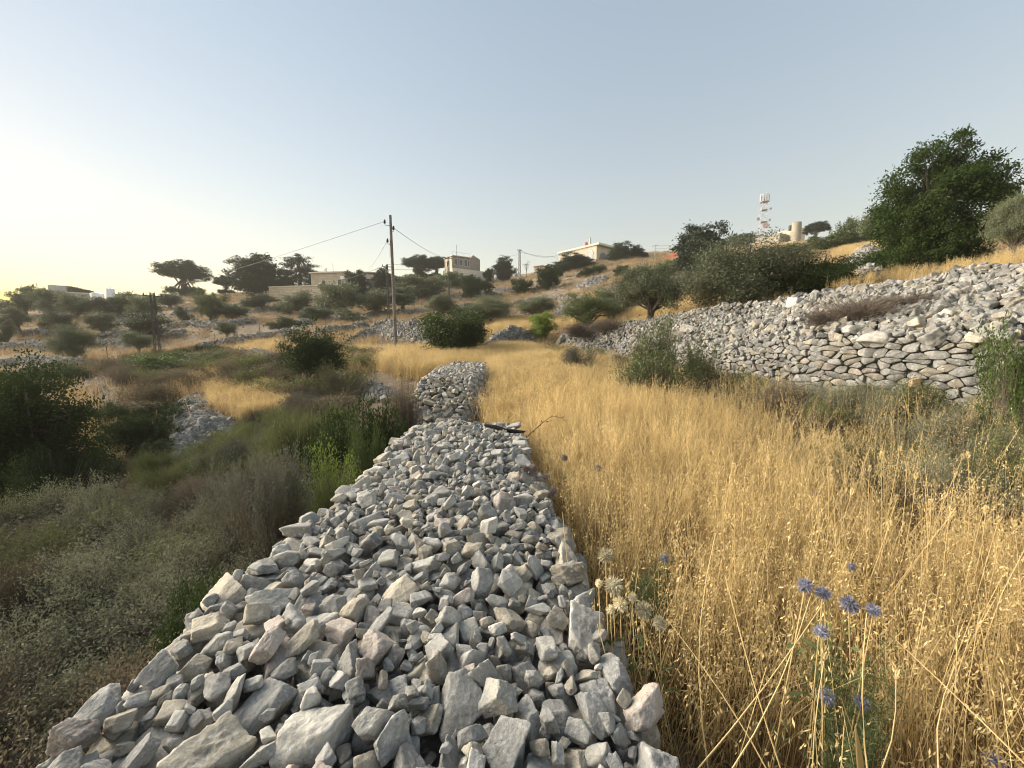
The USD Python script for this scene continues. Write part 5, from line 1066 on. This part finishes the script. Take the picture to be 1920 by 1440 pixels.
# hut, red roofed house, shed
h, k = house_at('hut', 'small cream hut with a red roof edge left of the arched house', 1016, 513, 108, 35, 'hut')
slab(h, 'wall', (-2.6, 0, -2, 0, 2.2, 2.0), PLASTER); slab(h, 'roof', (-2.8, -.2, 2.003, .2, 2.4, 2.25), REDTILE); window(h, ('front', 0), -1.9, .7, .7, .8)
h, k = house_at('red_roofed_house', 'house with a red tiled gable roof half hidden by the tall evergreen', 1276, 500, 84, 20)
slab(h, 'wall', (-7, 0, -3, 0, 6, 1.6), PLASTER); v = np.array([(-7.3, -.3, 1.603), (.3, -.3, 1.603), (.3, 6.3, 1.603), (-7.3, 6.3, 1.603), (-3.0, -.3, 3.1), (-3.0, 6.3, 3.1)], float); v[4:, 0] = -.6
obj(h, 'roof', v, np.array([(0, 1, 4), (1, 2, 5), (1, 5, 4), (2, 3, 5), (3, 0, 4), (3, 4, 5), (0, 3, 2), (0, 2, 1)]), REDTILE); v, f = tube([(0, 0, 0), (0, 0, 1)], .12, 6); obj(h, 'chimney', v + [-4.6, 2, 2.2], f, CONCRETE)
h, k = house_at('shed', 'low shed with a dark red roof under the stone pine', 818, 530, 110, 40, 'shed')
slab(h, 'wall', (-4.5, 0, -2, 0, 3, 1.2), PLASTER_W); v, f = box(-4.8, -.3, 1.203, .3, 3.3, 1.4); v[:, 2] += (v[:, 0] + 4.8) * .12; obj(h, 'roof', v, f, REDTILE)
# fort with a round tower
h, k = house_at('fort', 'old stone fort on the ridge with a round tower at its right end', 1461, 457, 132, 28, 'fort')
slab(h, 'wall', (-9.5, 0, -5, 0, 5.0, 3.6), FORT, .1); slab(h, 'low_wall', (-19, 1.5, -5, -9.504, 4, 1.6), FORT, .1); slab(h, 'upper_wall', (-3.5, 5.004, -5, 3.5, 8.5, 5.2), PLASTER, .1)
v, f = tube([(0, 0, z) for z in np.linspace(-5, 6.5, 24)], np.linspace(1.7, 1.32, 24), 36); v = v * (1 + (meshkit.fbm(v * [1.6, 1.6, 2.6] + 9, 3, 5) - .5) * .13)[:, None] ** np.array([1, 1, 0]); v[:, 2] += (v[:, 2] > 6.2) * (meshkit.noise(v * [2.2, 2.2, 0] + 3) - .5) * .8; obj(h, 'tower', v + [3.4, 3.2, 0], f, FORT, smooth=30)
v, f = tube([(0, 0, 0), (0, 0, 1.6)], .5, 14); obj(h, 'water_tank', v + [1.3, 3.4, 4.4], f, DARKSTEEL, smooth=35); slab(h, 'rubble_footing', (-1, -1.5, -5, 6, -.004, -.2), FORT, .3)
window(h, ('side', 0), 1.8, .4, .9, 1.4); v, f = tube([(0, 0, 0), (0, 0, 1.5)], .06, 5); obj(h, 'post', v + [-3.0, 6, 5.2], f, STEEL)
# flat roofed house at the far left, tanks beside it
h, k = house_at('flat_house', 'low flat roofed house with a wide canopy at the far left skyline', 108, 566, 92, 12)
slab(h, 'wall', (-4.3, 0, -3, 0, 7, 2.35), PLASTER); slab(h, 'canopy', (-5.8, -.8, 2.353, 0.3, 7.5, 2.62), CONCRETE, .04); slab(h, 'side_wing', (.004, .3, -3, 6.0, 6.5, 2.2), CONCRETE)
slab(h, 'side_roof', (.304, 0, 2.203, 6.3, 6.8, 2.45), PLASTER_W); slab(h, 'roof_room', (-1.6, 1.5, 2.625, 1.5, 5, 4.0), CONCRETE); slab(h, 'opening', (-4.1, -.02, .3, -3.0, -.003, 2.0), DARKGLASS)
v, f = leaves(R_(9), np.c_[R_(8).uniform(1.6, 5.9, 2600), R_(7).uniform(.4, 2.2, 2600), 2.5 + R_(6).uniform(0, 1.5, 2600) * np.clip(1.0 - (R_(8).uniform(1.6, 5.9, 2600) - 1.6) / 6, .2, 1)], R_(5).normal(size=(2600, 3)), .28, .13); obj(h, 'roof_vine', v, f, PINE_LEAF)
for i, (px, py, w_, hh) in enumerate([(183, 560, 2.4, 1.2), (207, 552, 1.6, 1.3), (216, 560, 4.4, 1.0)]):
    if i < 2:
        t = thing('water_tank', ['white round water tank beside the far left house', 'small white tank standing highest of the tanks'][i], 'water tank', at(px, py, 92))
        v, f = tube([(0, 0, -2), (0, 0, hh), (0, 0, hh + .12)], [w_ / 2, w_ / 2, w_ / 2 * .6], 18); obj(t, 'body', v, f, WHITEPAINT, smooth=35); v, f = tube([(0, 0, hh + .12), (0, 0, hh + .25)], .25, 10); obj(t, 'lid', v, f, STEEL)
    else:
        t = thing('shed', 'long pale shed with a flat roof right of the white water tanks', 'shed', at(px, py, 93)); slab(t, 'wall', (-w_ / 2, 0, -2, w_ / 2 + 2.5, 3, hh), PLASTER_W); slab(t, 'roof', (-w_ / 2 - .1, -.1, hh + .003, w_ / 2 + 2.6, 3.1, hh + .12), CONCRETE)
# pale railing on a terrace under the hilltop trees
t = thing('railing', 'pale wooden railing on the terrace under the big round hilltop tree', 'railing', at(425, 560, 88), facing(460))
for i in range(9): slab(t, 'post', (i * 1.1, 0, -.6, i * 1.1 + .12, .12, 1.35), PLASTER_W, .0)
for z in (.45, 1.1): slab(t, 'rail', (0, -.06, z, 8.9, -.004, z + .12), PLASTER_W, .0)
slab(t, 'base_wall', (-1, .125, -2, 10, .5, .25), PLASTER_W)

def lattice(H, b0, b1, leg, brace, step):
    parts = []; c = [(-1, -1), (1, -1), (1, 1), (-1, 1)]; w = lambda z: (b0 + (b1 - b0) * z / H) / 2; z = 0; parts2 = []
    for x, y in c: parts.append(tube([(x * w(0), y * w(0), -.3), (x * w(H), y * w(H), H)], leg, 4))
    up = 1
    while z < H - step * .5:
        z2 = min(H, z + step)
        for i in range(4):
            (xa, ya), (xb, yb) = c[i], c[(i + 1) % 4]
            if up < 0: xa, ya, xb, yb = xb, yb, xa, ya
            parts2.append(tube([(xa * w(z), ya * w(z), z), (xb * w(z2), yb * w(z2), z2)], brace, 4))
        z = z2; up = -up
    return join(parts), join(parts2)
def lattice_pole(label, px, py, t, htop, mat, b0=.42, b1=.2, arms=1, leg=.035, tw=0.0):
    p = at(px, py, t); H = (py - htop) * t / FPX / CS
    r = thing('lattice_pole', label, 'utility pole', p, facing(px) + .3); a, b = lattice(H, b0, b1, leg, leg * .7, .55)
    obj(r, 'legs', *a, mat); obj(r, 'bracing', *b, mat)
    for i in range(arms): obj(r, 'crossarm', *box(-.7, -.05, H - .35 - i * .5, .7, .05, H - .27 - i * .5), mat)
    for x in (-.6, .6): v, f = tube([(x, 0, H - .27), (x, 0, H - .08)], [.06, .04], 6); obj(r, 'insulator', v, f, BLACK)
    return p + np.array([0, 0, H - .1])
LP1 = lattice_pole('dark steel lattice pole on the left slope', 296, 664, 35, 551, DARKSTEEL, .36, .26, 1, .03)
LP2 = lattice_pole('dark thin lattice pole just left of the wooden pole', 729, 606, 54, 499, DARKSTEEL, .30, .16, 1, .03)
LP3 = lattice_pole('dark thin lattice pole in front of the grey house', 842, 562, 72, 484, DARKSTEEL, .32, .2, 1, .035)
LP4 = lattice_pole('pale lattice pole on the ridge between the grey and the arched house', 974, 522, 100, 469, STEEL, .6, .35, 1, .06)
def plain_pole(label, px, py, t, htop, r0, mat, lean=0.0, name='utility_pole'):
    p = at(px, py, t); H = (py - htop) * t / FPX / CS; r = thing(name, label, 'utility pole', p, facing(px))
    v, f = tube([(0, 0, -.5), (lean * .5, 0, H * .5), (lean, 0, H)], [r0, r0 * .85, r0 * .7], 10); obj(r, 'post', v, f, mat, smooth=35)
    return r, p, H
r, p, H = plain_pole('tall wooden utility pole leaning left behind the grass field', 743, 662, 24, 415, .112, WOODPOLE, -.10)
INS = []
for px, py, side in ((722, 427, -1), (738, 437, 1), (727, 460, -1)):
    q = at(px, py, 24.0); fx = rotz(-facing(743)) @ (q - p); zz = fx[2]
    xp = -.10 * zz / H; v, f = join([tube([(xp, 0, zz - .12), (fx[0], 0, zz - .1)], .018, 5), tube([(fx[0], 0, zz - .12), (fx[0], 0, zz)], .012, 5)])
    b = obj(r, 'bracket', v, f, STEEL); v, f = tube([(fx[0], 0, zz - .02), (fx[0], 0, zz + .05), (fx[0], 0, zz + .12), (fx[0], 0, zz + .2)], [.05, .075, .06, .04], 10); obj(b, 'insulator', v, f, BLACK, smooth=True)
    INS.append(p + rotz(facing(743)) @ np.array([fx[0], 0, zz + .1]))
v, f = tube([(-.10 * .7 - .12, -.02, H * .7), (-.13, -.02, H * .96)], .008, 4); obj(r, 'down_lead', v, f, BLACK)
PP = []
for lab, px, py, t, top, r0 in (('thin grey pole with a street lamp arm behind the loose green tree', 942, 524, 112, 479, .12), ('thin grey pole on the bare slope right of the arched house', 1227, 494, 86, 460, .10)):
    r, p, H = plain_pole(lab, px, py, t, top, r0, STEEL); obj(r, 'crossarm', *box(-.6, -.05, H - .3, .6, .05, H - .2), STEEL); PP.append(p + [0, 0, H - .2])
    if px == 942: v, f = tube([(0, 0, H * .78), (-.5, 0, H * .84), (-.9, 0, H * .84)], .05, 5); a = obj(r, 'lamp_arm', v, f, STEEL); obj(a, 'lamp', *box(-1.35, -.12, H * .82, -.85, .12, H * .86, .03), STEEL)
def wire(a, b, sag, label, rad=.018):
    t = np.linspace(0, 1, 18)[:, None]; P = np.asarray(a) * (1 - t) + np.asarray(b) * t; P[:, 2] -= sag * 4 * (t * (1 - t))[:, 0]
    dist = np.linalg.norm(P - CAM, axis=1); v, f = tube(P, rad * np.ones(18), 5)
    o = obj(None, 'overhead_wire', v, f, BLACK); tag(o, label, 'wire')
wire(INS[0], at(300, 540, 98), .5, 'long overhead wire running left from the top of the wooden pole', .014)
wire(INS[2], at(690, 503, 88), .4, 'wire dropping from the wooden pole to the stone house', .014)
wire(INS[1], LP3, .5, 'wire from the wooden pole to the lattice pole before the grey house', .014)
wire(LP2, at(523, 553, 84), .6, 'wire from the thin lattice pole down to the lower wing of the stone house', .02)
wire(LP2 + [0, 0, .1], LP3 + [0, 0, .1], .5, 'upper wire between the two thin dark lattice poles', .02)
wire(LP2 - [0, 0, .6], LP3 - [0, 0, .7], .5, 'lower wire between the two thin dark lattice poles', .02)
wire(LP4, at(1044, 479, 97), 1.0, 'upper wire from the pale lattice pole to the arched house', .026)
wire(LP4 - [0, 0, .6], at(1046, 482, 97), .3, 'lower wire from the pale lattice pole to the arched house', .026)
wire(PP[0], LP4 - [0, 0, .8], .5, 'wire between the lamp pole and the pale lattice pole', .026)
wire(PP[1], at(1290, 452, 80), .4, 'upper wire right of the arched house, running to the tall evergreen', .022)
wire(PP[1] - [0, 0, .5], at(1290, 456, 80), .4, 'lower wire right of the arched house, running to the tall evergreen', .022)
PINKGREY = mat_plain('faded_mast_red', (0.36, 0.29, 0.285), (0.30, 0.24, 0.24), 3.0, 0.6)
MASTGREY = mat_plain('mast_grey', (0.33, 0.325, 0.335), (0.27, 0.265, 0.275), 3.0, 0.6)
# telecom mast
p = at(1429, 448, 136); H = (448 - 366) * 136 / FPX / CS; r = thing('telecom_mast', 'red and white lattice telecom mast rising behind the fort', 'telecom mast', p, facing(1429) + .25)
for i in range(6):
    z0, z1 = H * i / 6, H * (i + 1) / 6; a, b = lattice(z1 - z0, 2.3 - .16 * i, 2.3 - .16 * (i + 1), .06, .04, (z1 - z0) / 2); m_ = PINKGREY if i in (0, 1, 4) else MASTGREY
    obj(r, 'frame_section', a[0] * [1, 1, 1] + [0, 0, z0], a[1], m_); obj(r, 'bracing', b[0] + [0, 0, z0], b[1], m_)
for z, w_ in ((H * .36, 1.5), (H * .62, 1.45), (H * .80, 1.7)): obj(r, 'platform', *box(-w_ * .7, -w_ * .7, z, w_ * .7, w_ * .7, z + .18), STEEL)
for i in range(9):
    a = i * 2 * math.pi / 9; zz = H * (.83 if i % 2 else .80); obj(r, 'panel_antenna', (box(-.17, -.08, 0, .17, .08, 2.3, .03)[0] @ rotz(a + 1.57).T) + [1.35 * math.cos(a), 1.35 * math.sin(a), zz], box(-.17, -.08, 0, .17, .08, 2.3, .03)[1], MASTGREY if i % 3 else STEEL)
for x, z, rr in ((-1.9, H * .42, .55), (.4, H * .27, .95), (1.6, H * .62, .4), (1.5, H * .38, .4)):
    v, f = tube([(x, -1.15, z), (x, -1.35, z), (x, -1.6, z)], [rr * .3, rr, rr], 18); obj(r, 'dish_antenna', v, f, STEEL if rr < .9 else PINKGREY, smooth=35)
v, f = tube([(0, 0, H), (0, 0, H + 1.6)], .04, 5); obj(r, 'lightning_rod', v, f, STEEL)
# rusty stakes of an old fence
for i, (px, py, hh) in enumerate([(487, 632, 26), (445, 644, 22), (403, 648, 22), (611, 624, 22), (640, 625, 20), (561, 629, 22), (778, 590, 22), (786, 592, 26), (791, 588, 22), (202, 672, 22), (160, 690, 20), (1110, 0, 0)][:-1]):
    q, t = on_ground(px, py); r = thing('fence_stake', 'thin rusty fence stake standing in the dry grass of the left slope', 'fence stake', q - [0, 0, .1], 0.3 * i, group='old fence stakes on the left slope')
    v, f = tube([(0, 0, 0), (.04, 0, hh * t / FPX + .1)], .035, 5); obj(r, 'bar', v, f, WOODPOLE)
# ------------------------------------------------------------ thistles, tall stalks, dead branch and other near things
BLUE = mat_leaf('thistle_blue', (0.24, 0.235, 0.29), (0.42, 0.41, 0.48), (0.66, 0.64, 0.68), .2, .7, .1)
CREAM = mat_leaf('thistle_cream', (0.55, 0.49, 0.34), (0.72, 0.67, 0.51), (0.84, 0.81, 0.68), .2, .7, .1)
MAUVE = mat_leaf('thistle_mauve', (0.26, 0.21, 0.19), (0.40, 0.34, 0.31), (0.54, 0.48, 0.44), .2, .7, .1)
FEATHER = mat_leaf('feathery_leaves', (0.10, 0.12, 0.05), (0.19, 0.21, 0.09), (0.30, 0.31, 0.16), .3, .7, .1)
STALK = mat_plain('dry_stalk', (0.55, 0.40, 0.19), (0.40, 0.27, 0.11), 20.0, 0.7)
SEED = mat_leaf('seed_heads', (0.55, 0.42, 0.20), (0.68, 0.54, 0.28), (0.78, 0.66, 0.40), .25)
rng = np.random.default_rng(404)
def up_to(px, py, h_guess, t):
    p = at(px, py, t); g = float(ground(p[0], p[1])); return p, g
def thistle(px, py, t, rpx, mat, label, group=None, lean=None):
    p, g = up_to(px, py, 0, t); r = rpx * t / FPX; x = thing('globe_thistle', label, 'thistle', (p[0], p[1], g), 0, 1.0, group)
    H = p[2] - g; bx, by = (rng.normal(0, .10), rng.normal(0, .10)) if lean is None else lean
    P = np.array([(bx, by, 0), (bx * .6, by * .6, H * .5), (bx * .1, by * .1, H * .9), (0, 0, H)]); v, f = tube(P, [.0035, .003, .0025, .0025], 5); obj(x, 'stem', v, f, STALK)
    n = 240; d = unit(rng.normal(size=(n, 3))); base = d * r * .38
    v, f = leaves(rng, base + [0, 0, H], d, r * .68, r * .16, .12); m = trimesh.creation.icosphere(1, r * .45); v2, f2 = join([(v, f), (np.array(m.vertices) + [0, 0, H], np.array(m.faces))]); obj(x, 'flower_head', v2, f2, mat)
    if H > .3:
        k = 14; zz = rng.uniform(.15, .8, k) * H; a = rng.uniform(0, 6.28, k); pos = np.c_[np.interp(zz, [0, H], [bx, 0]), np.interp(zz, [0, H], [by, 0]), zz]; v, f = leaves(rng, pos, np.c_[np.cos(a), np.sin(a), np.full(k, .5)], .07, .02, .3); obj(x, 'leaves', v, f, FEATHER)
BL = [(1510, 1098, 18, 'leftmost of the blue globe thistles in a row over the oats'), (1543, 1112, 17, 'second blue globe thistle from the left in the row'), (1592, 1133, 19, 'grey blue thistle in the middle of the row, fullest head'), (1638, 1144, 17, 'deep blue thistle at the right end of the row'),
      (1540, 1184, 16, 'pale blue thistle just below the row'), (1550, 1306, 18, 'blue thistle low in the feathery green plant, left of two'), (1616, 1318, 18, 'lilac thistle low beside the feathery green plant, right of two'), (1866, 1430, 22, 'violet blue thistle at the bottom right edge of the picture')]
for px, py, r_, lab in BL: thistle(px, py, 1.75, r_ * .82 * rng.uniform(.85, 1.1), BLUE, lab)
for px, py, r_, lab in [(1246, 1047, 11, 'small lilac thistle on a straight stem above the green tuft'), (1058, 858, 9, 'tiny pale blue thistle in the oats near the far wall edge'), (1121, 878, 9, 'tiny grey blue thistle in the oats right of its pale twin'), (1598, 1063, 9, 'small dull blue thistle above the row of blue ones')]: thistle(px, py, 2.7 if py > 1000 else 4.6, r_ * .8, BLUE if py > 1000 else MAUVE, lab)
for px, py, r_, lab in [(1136, 1042, 13, 'cream dry thistle, topmost beside the wall'), (1150, 1098, 16, 'largest cream dry thistle beside the wall'), (1163, 1133, 13, 'cream dry thistle right of the big pale edge stone'), (1207, 1145, 15, 'round cream thistle, second from the right beside the wall'), (1237, 1168, 12, 'cream thistle, rightmost and lowest of the group by the wall'), (1123, 1094, 7, 'small cream thistle bud touching the wall edge'), (1186, 1120, 8, 'small cream thistle bud between two larger heads'), (1145, 1143, 8, 'pale thistle bud right at the edge stone')]: thistle(px, py, 2.0, r_ * 1.1, CREAM, lab, lean=(.06, .02))
for k in range(15):
    px, py = 968 + rng.uniform(0, 70), 868 + rng.uniform(0, 60) + (k % 3) * 8
    thistle(px, py, 4.3, rng.uniform(8, 11), MAUVE, 'dried mauve grey thistle head in the cluster leaning over the right wall edge', 'dried thistles at the right wall edge', lean=(.25, .0))
lf = shrub(R_(120), .16, .8, 160, 2600, .03, .004, up=1.2, wisp=.3, lumps=7, twig_w=.003); kind('feathery', 'plant', {'twigs': (*lf[0], FEATHER), 'foliage': (*lf[1], FEATHER)}, .34, .85)
for px, py, t, w, h, lab in [(1590, 1270, 1.85, .34, 1.0, 'feathery green thistle plant standing under the blue heads'), (1600, 1400, 1.6, .30, .8, 'lower feathery green plant at the bottom of the oats'), (1215, 1075, 2.7, .42, .62, 'feathery green tuft beside the cream thistles')]:
    p = at(px, py, t); g = float(ground(p[0], p[1])); plant('feathery', [p[0], p[1], g + .05], w, max(.3, p[2] - g + h * .35), lab)
# tall stalks with seed heads, standing above the oats at the right
def stalk(base, tip, label, head=True, group=None, r=.0028, bow=.03):
    base, tip = np.asarray(base), np.asarray(tip); x = thing('grass_stalk', label, 'grass stalk', base, 0, 1.0, group); d = tip - base; t = np.linspace(0, 1, 6)[:, None]
    P = d * t + np.array([rng.normal(0, bow), rng.normal(0, bow), 0]) * np.sin(t * math.pi); v, f = tube(P, np.linspace(r, r * .6, 6), 5); obj(x, 'stem', v, f, STALK)
    if head:
        n = 46; u = rng.uniform(0, 1, n); ax = unit(P[-1] - P[-2]); o = unit(np.cross(ax, rng.normal(size=(n, 3)))); pos = P[-1] - ax * .005 + ax * (u * .05)[:, None] + o * (.006 * np.sin(u * 3.0) + .002)[:, None]
        v, f = leaves(rng, pos, ax + o * .35, .018, .005, .12); obj(x, 'seed_head', v, f, SEED)
HEADS = [(1552, 868, 3.2), (1555, 885, 3.3), (1653, 860, 3.0), (1686, 848, 3.3), (1700, 878, 3.2), (1717, 898, 3.0), (1735, 916, 2.9), (1765, 935, 3.0), (1790, 892, 2.7), (1803, 862, 3.2), (1815, 860, 3.1), (1856, 922, 2.8), (1848, 962, 2.7), (1871, 980, 2.6), (1903, 988, 2.5), (1746, 950, 2.8), (1630, 885, 3.0), (1596, 928, 3.0), (1665, 990, 2.7), (1780, 970, 2.6), (1730, 1030, 2.5), (1840, 1040, 2.4), (1680, 940, 2.9), (1620, 1000, 2.7), (1560, 905, 3.1), (1440, 862, 3.6), (1455, 905, 3.3), (1880, 1080, 2.2)]
for px, py, t in HEADS:
    tip = at(px, py, t); b = tip + [rng.normal(-.02, .16), rng.normal(0, .10), 0]; b[2] = float(ground(b[0], b[1]))
    stalk(b, tip, 'tall straw coloured grass stalk with a furry seed head above the oats', True, 'tall seed headed grass stalks at the right')
for (bx, by, tx, ty, t0, t1, lab) in [(1335, 1345, 1342, 1000, 1.75, 2.0, 'upright bare straw in the middle of the oats'), (1352, 1440, 1520, 1118, 1.45, 1.75, 'long straw leaning right towards the leftmost blue thistle'), (1300, 1440, 1545, 1130, 1.5, 1.8, 'long straw leaning right under the blue thistles'), (1085, 1130, 1055, 960, 2.5, 2.6, 'straw bending over the edge of the wall'),
        (1470, 1440, 1360, 1080, 1.5, 1.8, 'straw leaning left across the oats'), (1640, 1440, 1625, 1150, 1.45, 1.6, 'upright straw beside the feathery plant'), (1920, 1440, 1680, 1200, 1.35, 1.7, 'straw lying diagonally at the bottom right'), (1535, 1440, 1545, 1240, 1.5, 1.6, 'straw with a furry head left of the feathery plant'), (1625, 1430, 1680, 1275, 1.5, 1.6, 'straw with a furry head at the bottom right'),
        (1420, 1440, 1250, 1160, 1.5, 1.9, 'straw leaning left towards the cream thistles'), (1160, 1380, 1120, 1170, 1.8, 2.0, 'straw rising along the wall edge'), (1800, 1440, 1790, 1250, 1.4, 1.6, 'upright straw at the lower right')]:
    a, b = at(bx, by, t0), at(tx, ty, t1); a = a + (a - b) * .0; stalk(a + unit(a - b) * .25, b, lab, 'furry' in lab, None, .0032)
# a broad dry blade close to the lens
a = at(1618, 1475, 1.25); P = np.array([a, at(1612, 1420, 1.25), at(1604, 1362, 1.25)])[None]; v, f = ribbons(P, np.array([[.030, .024, .004]]), np.array([[1.0, .2, 0]])); v2 = v + [0, .002, 0]
o = obj(None, 'dry_blade', *join([(v, f), (v2, f[:, ::-1])]), STRAW); tag(o, 'broad yellow dry grass blade at the bottom edge', 'grass blade')
# charred branch on the far end of the near wall, with a bramble arching into the grass
b = thing('dead_branch', 'black charred branch lying on the far end of the near wall', 'branch')
P = np.array([at(px, py, 6.4) for px, py in ((908, 797), (925, 800), (945, 806), (962, 812), (985, 822))]); P[:, 2] = np.maximum(P[:, 2], .06); v, f = tube(P, [.02, .035, .04, .035, .015], 8); obj(b, 'limb', v, f, CHARRED, smooth=True)
for q in (((945, 806), (965, 806), (982, 812)), ((930, 800), (950, 812), (972, 828)), ((960, 812), (978, 828), (988, 836))): v, f = tube([at(px, py, 6.35) for px, py in q], [.016, .012, .006], 6); obj(b, 'twig', v, f, CHARRED)
P = [at(px, py, 6.3) for px, py in ((985, 822), (1000, 808), (1018, 792), (1035, 780), (1052, 783), (1064, 792))]; v, f = tube(P, [.007, .006, .005, .004, .003, .002], 5); x = thing('bramble', 'dark bare bramble arching out of the grass beside the charred branch', 'bramble'); obj(x, 'stem', v, f, CHARRED)
v, f = leaves(rng, np.vstack([np.linspace(P[2], P[4], 10), np.linspace(P[0], P[2], 8)]) + rng.normal(0, .01, (18, 3)), rng.normal(size=(18, 3)), .05, .02); obj(x, 'dry_leaves', v, f, RUST_LEAF)
# squared white stone on the crest of the bank and an ochre stone in its face
def on_bank(px, py, lo=.28):
    g, u_ = np.meshgrid(np.linspace(.5, 6.95, 300), np.linspace(lo, 1.05, 90), indexing='ij'); Q = bank_point(g.ravel(), u_.ravel()); qx, qy, qt = project(Q); k = np.argmin((qx - px) ** 2 + (qy - py) ** 2); return Q[k], qt[k]
q, t = on_bank(1490, 572, .6); v, f = box(-.17, -.14, -.08, .17, .14, .20, .02); v = v @ (rotz(.4) @ rotx(.12)).T * (t / 10.5) + q; o = obj(None, 'squared_stone', v, f, STONE, tint=np.array([.46, .44, .41])); tag(o, 'white squared stone standing alone on the crest of the stone bank', 'stone')
q, t = on_bank(1712, 718, 0.0); s = shape_mesh(SHAPES[3], 3); o = obj(bank, 'ochre_stone', s[0] * [.075, .07, .085] + q - unit(q - CAM) * .12, s[1], STONE, tint=np.array([.40, .27, .15]), smooth=True, label='small ochre stained stone')
# ------------------------------------------------------------ evening haze
_v, _f = box(-720, -720, -62, 720, 720, 62)
_h = obj(None, 'haze', _v, _f, LK + 'evening_haze', kind='stuff'); tag(_h, 'thin pale evening haze over the whole valley', 'haze')
